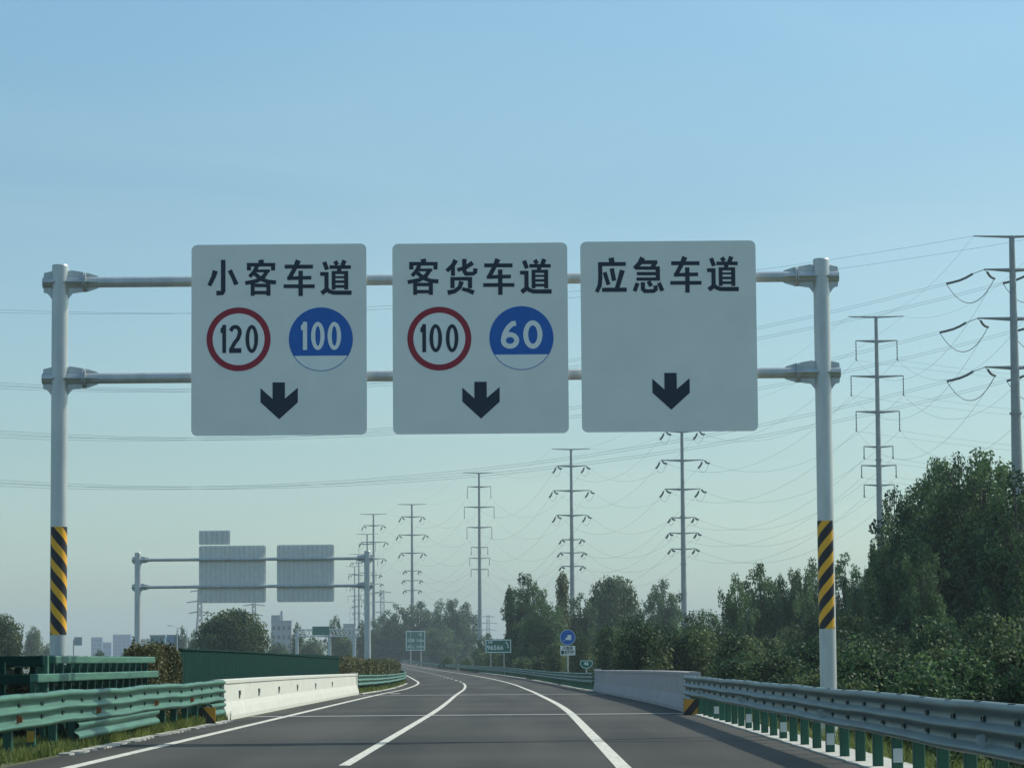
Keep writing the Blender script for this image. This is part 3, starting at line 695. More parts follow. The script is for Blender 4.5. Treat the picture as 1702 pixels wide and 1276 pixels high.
def sign_board(label, xl, xr, zt, zb, chars, discs, tip):
    x0, x1 = gx(xl), gx(xr); cx = (x0 + x1) / 2; yb = GY - .22
    t = empty('sign_board', (cx, yb, 0)); tag(t, label, 'road sign')
    b = MB(); b.prism(rrect(x0 - cx, x1 - cx, zb, zt, .11), lambda a, h, c: (a, c, h), .012); b.build('panel', M['board'], t)
    b = MB()
    for k in range(9):
        z = zb + .2 + k * (zt - zb - .4) / 8; b.box(x0 - cx + .08, x1 - cx - .08, .014, .05, z - .03, z + .03)
    for xx in (-.9, 0, .9):
        b.box(xx - .04, xx + .04, .052, .11, zb + .15, zt - .15)
    b.build('back_frame', M['board_back'], t)
    for i, (g, dx, dy) in enumerate(chars):
        fl = Flat(-.004); glyph(fl, g, dx, dy, cx); fl.build('character', M['navy'], t)
    for (kind, px, py, digs) in discs:
        X = gx(px) - cx; Z = gz(px, py); R = 53.3 / S
        if kind == 'red':
            d = Flat(-.002); d.poly([(X + (R - .01) * math.cos(a * math.pi / 30), Z + (R - .01) * math.sin(a * math.pi / 30)) for a in range(60)]); dd = d.build('speed_disc', M['disc'], t)
            d = Flat(-.004); d.ring(X, Z, R - 5 / S, R - 5 / S, 10 / S, n=72); d.build('ring', M['red'], dd)
        else:
            d = Flat(-.002); d.poly([(X + (R - .01) * math.cos(a * math.pi / 30), Z + (R - .01) * math.sin(a * math.pi / 30)) for a in range(60)]); dd = d.build('speed_disc', M['disc'], t)
            d = Flat(-.004); d.ring(X, Z, R - .5 / S, R - .5 / S, 1.1 / S, n=72)
            zc_ = -27.5 / S; a0 = math.asin(zc_ / R); n = 48
            d.poly([(X + R * math.cos(a0 + (math.pi - 2 * a0) * i / n), Z + R * math.sin(a0 + (math.pi - 2 * a0) * i / n)) for i in range(n + 1)]); d.build('blue_field', M['blue'], dd)
        d = Flat(-.0065)
        for (ch, qx, qy, h, w, sw) in digs: digit(d, ch, qx, qy, h, w, sw, cx)
        d.build('numerals', M['navy'] if kind == 'red' else M['disc'], dd)
    d = Flat(-.004); d.poly([(gx(tip[0] + (a - 594) / 3.545) - cx, gz(tip[0] + (a - 594) / 3.545, tip[1] + (c - 1130) / 3.545)) for a, c in ARROW]); d.build('arrow', M['navy'], t)
    return t
def d3(s, xs, y, h=47, w=21, sw=6.3): return [(c, x, y, h, w, sw) for c, x in zip(s, xs)]
sign_board('leftmost white lane sign on the gantry, 小客车道, with a red-ringed 120 disc', 321.3, 613.3, 9.19, 5.61,
           [('xiao', 0, 0), ('ke', 0, 0), ('che', 0, 0), ('dao', 0, 0)],
           [('red', 400, 565, d3('120', (375, 394.5, 422), 564.5)), ('blue', 537, 565, d3('100', (509.5, 532, 559.5), 559.5, 47, 22.5, 7))], (467.5, 698.5))
sign_board('middle white lane sign on the gantry, 客货车道, with a blue 60 disc', 656.6, 948.6, 9.18, 5.61,
           [('ke', 271, -1.5), ('huo', 0, 0), ('che', 333, -2), ('dao', 333.5, -2)],
           [('red', 734.3, 564, d3('100', (708, 728.3, 755.6), 563.3)), ('blue', 871, 563, [('6', 852, 557.5, 47, 30.5, 8.3), ('0', 890, 557.3, 47.5, 32, 8.3)])], (803, 697.5))
sign_board('rightmost white lane sign on the gantry, 应急车道, empty above a lone arrow', 970.3, 1262.8, 9.19, 5.62,
           [('ying', 0, 0), ('ji', 0, 0), ('che', 645, -5.5), ('dao', 645.5, -6)], [], (1119, 682.8))
# clamps fixing boards to the bars
# far gantry of the opposite carriageway, seen from behind
GY2 = 190.0; S2 = F / GY2
def x2(px): return (px - VX) / S2
def z2(px, py): return CAMZ + ((HY + (VX - px) * ROLL) - py) / S2
gantry('distant steel gantry over the opposite carriageway, its sign boards seen from behind', x2(231), x2(612), GY2, z2(231, 919), (z2(400, 930), z2(400, 975)), .20, .10, -.3, -.3, hazards=False)
def back_board(label, xl, xr, yt, yb, r=.15):
    x0, x1 = x2(xl), x2(xr); cx = (x0 + x1) / 2; zt, zb = z2((xl + xr) / 2, yt), z2((xl + xr) / 2, yb)
    t = empty('sign_board', (cx, GY2 + .16, 0)); tag(t, label, 'road sign')
    b = MB(); b.prism(rrect(x0 - cx, x1 - cx, zb, zt, r), lambda a, h, c: (a, c, h), .02); b.build('panel', M['board_back'], t)
    b = MB(); n = int((x1 - x0) / .3)
    for k in range(n):
        x = x0 - cx + (k + .5) * (x1 - x0) / n; b.box(x - .06, x + .06, -.07, -.002, zb + .04, zt - .04)
    b.build('ribs', M['rib'], t)
back_board('wide grey sign back on the distant gantry, left of the pair', 332, 443.5, 907, 1002)
back_board('narrower grey sign back on the distant gantry, right of the pair', 461.5, 557, 905.5, 1000.5)
back_board('small grey plate standing above the wide sign back of the distant gantry', 332, 384, 882, 905.5, .06)

# ------------------------------------------------------------------ small road signs on the right, beyond the rail
def text_obj(name, s, size, m, parent, x, z, y=-.006, sx=1.0, off=0.0):
    c = bpy.data.curves.new('t', 'FONT'); c.body = s; c.size = size; c.align_x = 'CENTER'; c.align_y = 'CENTER'; c.offset = off; c.resolution_u = 3
    o = bpy.data.objects.new('t', c); COL.objects.link(o)
    dg = bpy.context.evaluated_depsgraph_get(); me = bpy.data.meshes.new_from_object(o.evaluated_get(dg)); me.name = name
    bpy.data.objects.remove(o); bpy.data.curves.remove(c)
    me.materials.clear(); me.materials.append(m)
    me.transform(Matrix.Translation((x, y, z)) @ Matrix.Rotation(math.pi / 2, 4, 'X') @ Matrix.Diagonal((sx, 1, 1, 1)))
    r = bpy.data.objects.new(name, me); COL.objects.link(r); return adopt(r, parent)
def post_sign(name, label, Y, px0, px1, py0, py1, legs, m='sign_green', zb=-2.2, frame=True):
    s = F / Y; cxp = (px0 + px1) / 2; X, _, zt = at(cxp, py0, Y); zbm = at(cxp, py1, Y)[2]; w = (px1 - px0) / s
    t = empty(name, (X, Y, zb)); tag(t, label, 'road sign'); zt -= zb; zbm -= zb
    b = MB(); b.prism(rrect(-w / 2, w / 2, zbm, zt, .08), lambda a, h, c: (a, c, h), .03); b.build('panel', M[m], t)
    if frame:
        k = .035 * w; fl = Flat(-.003); a = w / 2 - k; y0, y1 = zbm + k, zt - k
        fl.stroke([(-a - k / 2, y0), (a + k / 2, y0)], k); fl.stroke([(-a - k / 2, y1), (a + k / 2, y1)], k); fl.stroke([(-a, y0), (-a, y1)], k); fl.stroke([(a, y0), (a, y1)], k)
        fl.build('border', M['disc'], t)
    for px in legs:
        x = (px - cxp) / s; b = MB(); b.tube([(x, .12, -.3), (x, .12, zt - .3)], max(.06, .35 / s * 2.2), n=12); b.build('leg', M['steel'], t)
    return t, w, zbm, zt
t, w, zb_, zt_ = post_sign('distance_sign', 'distant square green sign with three rows of white lettering', 920, 675, 708, 1048, 1081, (683.5, 700.5), zb=0.2)
h_ = zt_ - zb_
for (k, a, c) in ((.80, '', '18'), (.50, '梁寨', '20㎞'), (.19, '梁山', '53㎞')):
    if a: text_obj('lettering', a, 1.2, M['disc'], t, -1.4, zb_ + h_ * k)
    text_obj('lettering', c, 1.15, M['disc'], t, 1.35, zb_ + h_ * k)
t, w, zb_, zt_ = post_sign('hotline_sign', 'wide green sign reading 96566 with a telephone handset, on two legs', 400, 806.5, 850.5, 1062, 1085, (816, 838), zb=-1.0)
h_ = zt_ - zb_
text_obj('lettering', '96566', .82, M['disc'], t, -.42, zb_ + h_ * .38, off=.022, sx=1.08)
text_obj('lettering', '济南', .34, M['disc'], t, -1.05, zb_ + h_ * .76, off=.01)
fl = Flat(-.006); fl.stroke([(.98, zb_ + h_ * .78), (1.14, zb_ + h_ * .74), (1.28, zb_ + h_ * .55), (1.3, zb_ + h_ * .36)], [.2, .12, .12, .2]); fl.build('handset', M['disc'], t)
# round blue sign on a single post with a white plate
Y = 250.0; s = F / Y; X, _, zc_ = at(943.5, 1059, Y)
t = empty('round_sign', (X, Y, -1.2)); tag(t, 'round blue sign with a small white plate of dark lettering below, on one thin pole', 'road sign')
zc_ += 1.2; R = 13 / s
b = MB(); b.tube([(0, 0, zc_), (0, .03, zc_)], R, n=32); b.build('disc_panel', M['blue'], t)
fl = Flat(-.004); fl.ring(0, zc_, R - .03, R - .03, .03); fl.poly([(-.02, zc_ - .22), (-.02, zc_ + .2), (.30, zc_ + .2), (.30, zc_ - .22)])
fl.poly([(-.02, zc_ - .2), (-.02, zc_ + .0), (-.14, zc_ - .02), (-.2, zc_ - .2)]); fl.stroke([(-.34, zc_ - .26), (-.26, zc_ - .26)], .06); fl.build('symbol', M['disc'], t)
zt_ = at(943.5, 1073, Y)[2] + 1.2; zb_ = at(943.5, 1088.5, Y)[2] + 1.2
b = MB(); b.prism(rrect(-.62, .62, zb_, zt_, .03), lambda a, h, c: (a, c, h), .02); pp = b.build('plate', M['disc'], t)
text_obj('lettering', '大型车\n靠右行驶', .34, M['navy'], pp, 0, (zb_ + zt_) / 2, off=.01, sx=.85)
b = MB(); b.tube([(0, .06, -.3), (0, .06, zc_ + .3)], .05, n=10); b.build('pole', M['steel'], t)
# small shield kilometre plate
Y = 190.0; s = F / Y; X, _, zc_ = at(974, 1103, Y); t = empty('shield_sign', (X, Y, -.6)); tag(t, 'small green shield shaped plate just above the guardrail', 'road sign'); zc_ += .6
pl = [(-.40, .24), (.40, .24), (.44, .0), (.28, -.22), (0, -.32), (-.28, -.22), (-.44, .0)]
b = MB(); b.prism([(a, c + zc_) for a, c in pl], lambda a, h, c: (a, c, h), .02); b.build('panel', M['sign_green'], t)
fl = Flat(-.004); q = [(a * .88, c * .86 + zc_) for a, c in pl]; fl.stroke(q + [q[0]], .035); fl.build('border', M['disc'], t)
text_obj('lettering', '46', .3, M['disc'], t, 0, zc_ + .02, off=.01)
b = MB(); b.tube([(0, .05, -.3), (0, .05, zc_)], .04, n=8); b.build('pole', M['steel'], t)

# ------------------------------------------------------------------ power line
ARMS_T = dict(top=(56.2, 5.0), big=[(51.7, 3.7), (45.3, 4.7), (38.9, 3.9)], small=[(32.6, 2.6), (29.2, 3.1), (25.7, 2.7)])
def pylon(label, x, Y, zg, base, suspension=False, dz=0.0, strA=(-1.0, 2.2, -1.6), strB=(1.1, -2.4, -.9), rt=.3, rb=.75, ins=3.5, small=True):
    t = empty('power_pylon', (x, Y, base)); tag(t, label, 'pylon', 'steel pole pylons of the power line')
    T = ARMS_T; zt = T['top'][0] + dz - base
    b = MB(); hs = [0, zt * .35, zt * .7, zt]; b.tube([(0, 0, h) for h in hs], [rb, rb * .72 + rt * .2, rb * .35 + rt * .55, rt], n=12); b.build('pole', M['steel_far'], t)
    for h in (.42, .60, .31):
        b = MB(); b.tube([(0, 0, zt * h), (0, 0, zt * h + .25)], rb * (1 - h * .55) + .12, n=12); b.build('pole_flange', M['steel_far'], t)
    ends = []
    zz, L = T['top']; zz += dz - base - .15
    b = MB()
    for s in (-1, 1): b.tube([(0, 0, zz), (s * L, 0, zz + .15)], [.20, .09], n=6)
    b.build('crossarm', M['steel_far'], t)
    ends += [('g', s * L + x, Y, zz + .15 + base, s * L + x, Y, zz + .15 + base) for s in (-1, 1)]
    for kind, arms in (('b', T['big']), ('s', T['small'] if small else [])):
        sc_ = 1.0 if kind == 'b' else .62
        for (z_, L) in arms:
            z_ = z_ + dz - base; b = MB()
            for s in (-1, 1): b.tube([(0, 0, z_ - .05), (s * L, 0, z_ + .12)], [.26 * sc_ + .05, .10], n=6)
            b.build('crossarm', M['steel_far'], t)
            for s in (-1, 1):
                e = Vector((s * L, 0, z_ + .08)); b = MB()
                if suspension:
                    p = e + Vector((0, 0, -ins * sc_)); n = 12
                    pts = [e.lerp(p, k / n) for k in range(n + 1)]; b.tube(pts, [.05 if k % 2 else .13 for k in range(n + 1)], n=6)
                    b.tube([p + Vector((-.12, 0, .3)), p + Vector((.15, 0, -.1))], .12, n=6); q = p
                    ends.append((kind, p.x + x, Y, p.z + base, p.x + x, Y, p.z + base))
                else:
                    A = Vector(strA) * sc_; B_ = Vector(strB) * sc_; pa = e + A; pb = e + B_
                    for (q0, q1) in ((e, pa), (e, pb)):
                        m_ = q0.lerp(q1, .3); b.tube([q0, m_], .05, n=5)
                        dn = Vector((0, 0, -.22 * sc_)); mm = m_.lerp(q1, .5) + dn
                        b.tube([m_, m_.lerp(mm, .5) + dn * .3, mm, mm.lerp(q1, .6) + dn * .1, q1], .17 if abs(strA[0]) > 3 else .23, n=6)
                    pts = []
                    for k in range(13):
                        u_ = k / 12; p = pa.lerp(pb, u_); p.z -= 4 * u_ * (1 - u_) * (2.9 if abs(strA[0]) > 3 else 1.5) * sc_; pts.append(p)
                    b.tube(pts, .05 if abs(strA[0]) > 3 else .035, n=4, cap=False)
                    ends.append((kind, pa.x + x, Y + pa.y, pa.z + base, pb.x + x, Y + pb.y, pb.z + base))
                b.build('insulator_string', M['insul'], t)
    return ends
def px_at(px, Y): return (px - VX) / F * Y
PY = []
pyl = [ # label, px, Y, dz, suspension
 ('nearest pylon, thick pole at the right picture edge, with long insulators and loops', 1694, 390, 0, False),
 ('second pylon from the right, hanging straight insulators beside the right gantry post', 1464, 540, 6.6, True),
 ('pylon rising from the trees below the emergency lane sign', 1137, 665, 0, False),
 ('pylon above the trees, below the gap between middle and right lane signs', 952, 781, 0, False),
 ('slim pylon with straight hanging insulators standing in the gap between the tree groups', 798.5, 949, 4.5, True),
 ('pylon above the trees behind the square green sign', 686.5, 1066, .8, False),
 ('pylon just right of the distant gantry post', 622.5, 1163, 2.2, False),
 ('pylon behind the top of the distant gantry post', 612, 1340, 2.0, True),
 ('faint pylon left of the distant gantry post, second farthest', 598, 1560, 1.0, False),
 ('faintest and farthest pylon of the row, left of the distant gantry post', 591, 1760, 1.0, True)]
for i, (lb, px, Y, dz, su) in enumerate(pyl):
    if i == 0: e = pylon(lb, px_at(px, Y), Y, 0, -2.3, su, dz, strA=(-4.9, .6, -1.75), strB=(1.75, 2.6, -.85), rt=.36, rb=1.05, small=False)
    else: e = pylon(lb, px_at(px, Y), Y, 0, -2.3, su, dz)
    PY.append(e)
EXT = pylon('pylon out on the left, carrying the cables that cross the road', -148, 396, 0, -2.3, False, 0, strA=(4.9, -.3, -1.75), strB=(-1.75, 2.6, -.85), rt=.36, rb=1.05, small=False)
def cable(p, q, sag, r, label, group, twin=0.0):
    p = Vector(p); q = Vector(q); b = MB(); n = 26; c0 = (p + q) / 2
    for off in ((-twin / 2, twin / 2) if twin else (0,)):
        pts = []
        for k in range(n + 1):
            u_ = k / n; v = p.lerp(q, u_); v.z -= 4 * u_ * (1 - u_) * sag; v.z += off * .8; v.y += off; pts.append(v - c0)
        b.tube(pts, r, n=3, cap=False, smooth=False)
    o = b.build('power_cable', M['cable'], recalc=False); o.location = c0
    tag(o, label, 'power cable', group)
WIRE = ['left topmost', 'right topmost', 'left upper', 'right upper', 'left middle', 'right middle', 'left third', 'right third', 'left fourth small', 'right fourth small', 'left fifth small', 'right fifth small', 'left lowest small', 'right lowest small']
names = ['nearest', 'second', 'third', 'fourth', 'fifth', 'sixth', 'seventh', 'eighth', 'ninth', 'tenth']
for i in range(len(PY) - 1):
    a, c = PY[i], PY[i + 1]; D = pyl[i + 1][2] - pyl[i][2]
    if i > 6: continue
    for j in range(min(len(a), len(c))):
        if a[j][0] == 's' and i > 4: continue
        p = a[j][4:7] if i == 0 else (a[j][1:4]); q = c[j][4:7] if not pyl[i + 1][4] else c[j][1:4]
        if i > 0 and not pyl[i][4]: p = a[j][1:4]
        cable(p, q, D * (.052 if a[j][0] != 'g' else .025), .016 if a[j][0] == 'g' else .022,
              '%s cable sagging between the %s and %s pylons from the right' % (WIRE[j], names[i], names[i + 1]), 'cables between the %s and %s pylons' % (names[i], names[i + 1]))
for j in range(len(EXT)):
    if EXT[j][0] == 's': continue
    a = PY[0][j]; jj = j ^ 1 if False else j
    cable(a[1:4], EXT[jj][1:4], 13.0 if a[0] == 'b' else 9.0, .019, 'cable crossing the sky behind the signs, from the %s arm of the nearest pylon' % WIRE[j], 'cables crossing the sky behind the signs', twin=.42 if a[0] == 'b' else 0)
# cables leaving the nearest pylon to the right, out of the frame
for j in range(len(PY[1])):
    if PY[1][j][0] == 'g': continue
    a = PY[1][j]; cable(a[1:4], (a[1] + 190, a[2] - 40, a[3] + (2 if a[0] == 'b' else 0)), 9, .02, '%s faint cable running right from the pylon beside the gantry' % WIRE[j], 'cables running right from the second pylon')

# hazy lattice towers on the skyline
def lattice(label, px, Y, ztop, w):
    x = px_at(px, Y); t = empty('lattice_tower', (x, Y, -2.3)); tag(t, label, 'lattice tower'); H = ztop + 2.3; n = 7
    for sx in (-1, 1):
        for sy in (-1, 1):
            b = MB(); b.tube([(sx * w, sy * w, 0), (sx * w * .3, sy * w * .3, H * .65), (sx * w * .22, sy * w * .22, H)], .28, n=4); b.build('leg', M['steel_far'], t)
    b = MB()
    f = lambda h: w * (1 - .7 * min(h / (H * .65), 1)) if h < H * .65 else w * .26
    for k in range(n * 2):
        h0, h1 = H * k / (2 * n), H * (k + 1) / (2 * n)
        for (ax, ay, bx, by) in ((-1, -1, 1, -1), (1, -1, 1, 1), (1, 1, -1, 1), (-1, 1, -1, -1)):
            b.tube([(ax * f(h0), ay * f(h0), h0), (bx * f(h1), by * f(h1), h1)], .16, n=3); b.tube([(bx * f(h0), by * f(h0), h0), (ax * f(h1), ay * f(h1), h1)], .16, n=3)
    b.build('bracing', M['steel_far'], t)
    for h, L in ((.7, 1.5), (.83, 1.8), (.96, 1.3)):
        b = MB(); b.tube([(-w * L, 0, H * h), (0, 0, H * h + .8), (w * L, 0, H * h)], .3, n=4); b.build('crossarm', M['steel_far'], t)
lattice('hazy lattice tower seen under the wide grey sign back', 334, 1500, at(334, 978, 1500)[2], 3.6)
lattice('hazy lattice tower behind the top of the round tree', 424, 1700, at(424, 985, 1700)[2], 3.4)
lattice('hazy lattice tower just right of the distant gantry post', 637, 2000, at(637, 980, 2000)[2], 4.5)
lattice('very faint lattice tower behind the slim pylon base', 812, 2300, at(812, 1022, 2300)[2], 4.0)

# ------------------------------------------------------------------ distant buildings and roadside things on the left
def building(label, px0, px1, pyt, Y, m, wins=(3, 6), roof=None, extra=None):
    x0, x1 = px_at(px0, Y), px_at(px1, Y); zt = at((px0 + px1) / 2, pyt, Y)[2]; t = empty('distant_building', ((x0 + x1) / 2, Y, -2.3)); tag(t, label, 'building')
    w = (x1 - x0) / 2; H = zt + 2.3
    b = MB(); b.box(-w, w, 0, w * 1.6, 0, H); b.build('wall', M[m], t)
    b = MB(); b.box(-w - .2, w + .2, -.2, w * 1.6 + .2, H + .003, H + .5); b.build('roof', M['wall_g'], t)
    nx, nz = wins
    for i in range(nx):
        for k in range(nz):
            cx = -w + (i + .5) * 2 * w / nx; cz = H * (k + .6) / (nz + .3); b = MB(); b.box(cx - w / nx * .55, cx + w / nx * .55, -.05, .02, cz - H / nz * .2, cz + H / nz * .2); b.build('window', M['glass'], t)
    return t, w, H
building('hazy blue-grey tower block, leftmost of the distant four', 154, 172, 1059.5, 3000, 'wall_b', (2, 7))
building('hazy low block between the distant tower blocks', 173, 187, 1068, 2950, 'wall_b', (2, 4))
building('widest and tallest of the hazy blue-grey tower blocks', 190, 219, 1055, 3050, 'wall_b', (4, 8))
building('hazy lower block right of the tallest distant block', 219.4, 228, 1063.5, 2990, 'wall_b', (2, 5))
building('hazy pale block right of the distant gantry leg', 236, 252, 1062.5, 2700, 'wall_g', (2, 5))
building('teal shed beside the bright blue shed behind the hedge', 252, 276, 1057.5, 1000, 'wall_t', (0, 1))
building('bright blue shed behind the hedge, left of the round tree', 276.6, 299, 1057, 1010, 'wall_b', (0, 1))
t, w, H = building('grey stepped factory block with a stub chimney, right of the round tree', 452.5, 486, 1033, 1500, 'wall_g', (4, 5))
b = MB(); b.box(-w, -w * .1, .01, w * 1.5, H + .505, H + 3.2); b.build('upper_storey', M['wall_g'], t)
b = MB(); b.tube([(-w * .12 + .5, w * .6, H), (-w * .12 + .5, w * .6, H + 5.3)], [.9, .55], n=10); b.build('chimney', M['wall_g'], t)
building('low pale shed near the foot of the far pylons', 572, 592, 1038, 1650, 'wall_g', (3, 3))
building('pale low house between the bushes under the lattice gantry', 566, 588, 1077, 850, 'wall_g', (2, 1))
# lattice sign gantry
Y = 690.0; t = empty('truss_gantry', (px_at(542, Y), Y, -1)); tag(t, 'white lattice truss gantry standing across a far road', 'gantry'); s = F / Y
for px in (495, 549, 590):
    x = (px - 542) / s; b = MB(); b.box(x - .35, x + .35, -.35, .35, -1, at(px, 1046, Y)[2] + 1, b=.05); b.build('leg', M['white_plate'], t)
z1 = at(540, 1046, Y)[2] + 1; z0 = at(540, 1057.5, Y)[2] + 1; b = MB(); xa, xb = (495 - 542) / s, (600 - 542) / s
for z in (z0, z1): b.tube([(xa, -.5, z), (xb, -.5, z)], .15, n=6); b.tube([(xa, .5, z), (xb, .5, z)], .15, n=6)
n = 18
for k in range(n):
    u0, u1 = xa + (xb - xa) * k / n, xa + (xb - xa) * (k + 1) / n
    b.tube([(u0, -.5, z0 if k % 2 else z1), (u1, -.5, z1 if k % 2 else z0)], .09, n=5); b.tube([(u0, .5, z1 if k % 2 else z0), (u1, .5, z0 if k % 2 else z1)], .09, n=5)
b.build('truss', M['white_plate'], t)
b = MB(); b.box((521 - 542) / s, (549 - 542) / s, -.8, -.7, z0 + .3, z1 + .7); b.build('sign_panel', M['sign_green'], t)
# billboard and poles
Y = 1300.0; x, _, z = at(132, 1067, Y); t = empty('billboard', (x, Y, -2.3)); tag(t, 'small hazy billboard on a pole right of the left gantry post', 'billboard')
b = MB(); b.box(-1.6, 1.8, -.2, .2, z + .9, z + 4.5); b.build('panel', M['wall_t'], t); b = MB(); b.tube([(-1.8, 0, 0), (-1.8, 0, z + 3.4)], .3, n=8); b.build('pole', M['steel_far'], t)
for (px, pt, Y, lb) in ((296.5, 1043, 600, 'thin white lamp pole right of the bright blue shed'), (313, 1047, 620, 'thin white lamp pole just left of the round tree')):
    x, _, z = at(px, pt, Y); t = empty('street_lamp', (x, Y, -2.3)); tag(t, lb, 'street lamp')
    b = MB(); b.tube([(0, 0, 0), (0, 0, z + 2.2)], [.14, .08], n=8); b.build('pole', M['white_plate'], t)
    b = MB(); b.tube([(0, 0, z + 2.2), (-.5, 0, z + 2.6), (-1.3, 0, z + 2.7)], .05, n=6); b.build('arm', M['white_plate'], t)
    b = MB(); b.box(-1.9, -1.2, -.15, .15, z + 2.62, z + 2.75, b=.03); b.build('lamp_head', M['steel_far'], t)

# ------------------------------------------------------------------ trees and bushes
def crown_pts(lobes, seed, dens, leaf):
    r = np.random.RandomState(seed); A = []; N = []; T = []
    for (cx, cy, cz, rx, ry, rz_) in lobes:
        area = 4 * math.pi * ((rx * ry) ** 1.6 / 3 + (rx * rz_) ** 1.6 / 3 + (ry * rz_) ** 1.6 / 3) ** (1 / 1.6)
        n = int(area * dens); d = sph(r, n)
        ph = r.uniform(0, 6.28, 3)
        lump = 1 + .16 * np.sin(d[:, 0] * 4 + ph[0]) + .13 * np.sin(d[:, 1] * 5 + d[:, 2] * 4 + ph[1]) + .1 * np.sin(d[:, 2] * 8 + ph[2])
        rad = (1 - .55 * r.uniform(0, 1, n) ** 2.2) * lump
        p = d * rad[:, None] * np.array([rx, ry, rz_]) + np.array([cx, cy, cz])
        A.append(p); N.append(d * .8 + np.array([0, 0, .25])); tl = r.uniform(.08, .85)
        T.append(np.clip(tl + .17 * r.normal(size=n), 0, 1))
    return np.concatenate(A), np.concatenate(N), np.concatenate(T)
def make_tree(name, H, W, seed, nl, dens, leaf, lmat, kind, ls=1.0):
    r = random.Random(seed); lobes = []; t = empty(name, (0, 0, 0)); b = MB()
    tw = W * .02 + H * .012
    b.tube([(0, 0, -.4), (r.uniform(-.1, .1), 0, H * .3), (r.uniform(-.3, .3), 0, H * .62), (0, 0, H * .88)], [tw, tw * .8, tw * .45, .04], n=8)
    ga = r.uniform(0, 6.28)
    for k in range(nl):
        f = (k + .5) / nl; ga += 2.4 + r.uniform(-.3, .3)
        if kind == 'poplar':
            z = H * (.16 + .76 * f); env = math.sqrt(max(.12, 1 - ((f - .46) / .60) ** 2))
            rr = W / 2 * env * r.uniform(.35, .93); lr = ls * W * r.uniform(.09, .155) * (1.1 - .35 * f); lz = lr * r.uniform(1.05, 1.75); z += r.uniform(-.06, .05) * H
        elif kind == 'slim':
            z = H * (.25 + .70 * f); rr = W / 2 * r.uniform(.1, .6) * (1 - .5 * f); lr = W * r.uniform(.13, .2); lz = lr * r.uniform(1.6, 2.6)
        elif kind == 'round':
            z = H * (.24 + .62 * f); env = math.sqrt(max(0.05, 1 - ((f - .38) / .66) ** 2)); rr = W / 2 * env * r.uniform(.55, .80); lr = W * r.uniform(.13, .18); lz = lr * r.uniform(.85, 1.1)
        else:
            z = H * (.10 + .76 * f); env = (1 - f * .55); rr = W / 2 * env * r.uniform(.2, .75); lr = W * r.uniform(.12, .19); lz = lr * r.uniform(1.0, 1.7)
        if k == nl - 1: rr = 0; z = H - lz * 1.0
        z = min(z, H - lz * .95)
        x, y = rr * math.cos(ga), rr * math.sin(ga)
        lobes.append((x, y, z, lr, lr, lz)); z0 = max(.1 * H, z - .28 * H)
        b.tube([(0, 0, z0), (x * .55, y * .55, (z0 + z) / 2 + .03 * H), (x, y, z + lz * .5)], [tw * .35, tw * .2, .02], n=5)
    if kind in ('poplar', 'round'):
        for k in range(int(nl * .25)):
            a = r.uniform(0, 6.28); rr = W * r.uniform(0, .22); lobes.append((rr * math.cos(a), rr * math.sin(a), H * r.uniform(.3, .7), W * .16, W * .16, W * .18))
    b.build('trunk', M['wood'], t)
    p, nn, tn = crown_pts(lobes, seed, dens, leaf); v, tt = leaf_cloud(p, nn, leaf, seed, tn); mesh_quads('crown', v, tt, M[lmat], t)
    note_kids(t); return t
PROTO = {}
WIDE = 1.22
def proto(key):
    specs = {  # H, W, seed, lobes, density, leaf
     'pop_a': ('poplar_tree', 16, 11, 21, 80, 18, .32, 'leaf', 'poplar', .74), 'pop_b': ('poplar_tree', 16, 10, 22, 70, 18, .32, 'leaf', 'poplar', .74), 'pop_c': ('poplar_tree', 16, 8, 23, 60, 18, .32, 'leaf', 'poplar', .76),
     'near_a': ('poplar_tree', 16, 11, 121, 150, 30, .235, 'leaf', 'poplar', .60), 'near_b': ('poplar_tree', 16, 10, 122, 120, 30, .235, 'leaf', 'poplar', .62), 'near_c': ('poplar_tree', 16, 8, 123, 90, 30, .235, 'leaf', 'poplar', .64),
     'slim': ('slim_poplar_tree', 16, 4.6, 31, 20, 17, .34, 'leaf_pale', 'slim'), 'slim_d': ('slim_poplar_tree', 16, 4.8, 33, 24, 18, .34, 'leaf', 'slim'),
     'round': ('round_tree', 10, 10.5, 41, 44, 16, .34, 'leaf_bush', 'round'),
     'far': ('distant_tree', 14, 9, 51, 30, 6, .55, 'leaf', 'poplar'), 'far_b': ('distant_tree', 14, 10, 52, 26, 6, .55, 'leaf_bush', 'round'),
     'bush_a': ('bush', 5, 4.4, 61, 26, 60, .17, 'leaf_bush', 'bush'), 'bush_b': ('bush', 5, 4.0, 62, 22, 60, .17, 'leaf_bush', 'bush'), 'bush_c': ('bush', 5, 4.8, 63, 28, 60, .17, 'leaf', 'bush')}
    if key not in PROTO: PROTO[key] = [make_tree(*specs[key]), specs[key], 0]
    return PROTO[key]
def tree(key, px, ptop, Y, wpx, label, group=None, base=-2.2, cat='tree'):
    pr = proto(key); t, sp = pr[0], pr[1]
    if pr[2]: t = copy_tree(t)
    pr[2] += 1
    x, _, z = at(px, ptop, Y); H = z - base; w = wpx / F * Y * (WIDE if key.startswith(('pop', 'near')) else 1)
    t.location = (x, Y, base); t.rotation_euler = (0, 0, rnd.uniform(0, 6.28)); kz = H / sp[1]; kx = w / sp[2]
    t.scale = (kx, kx, kz); tag(t, label, cat, group); return t
GT = 'trees beyond the roadside'
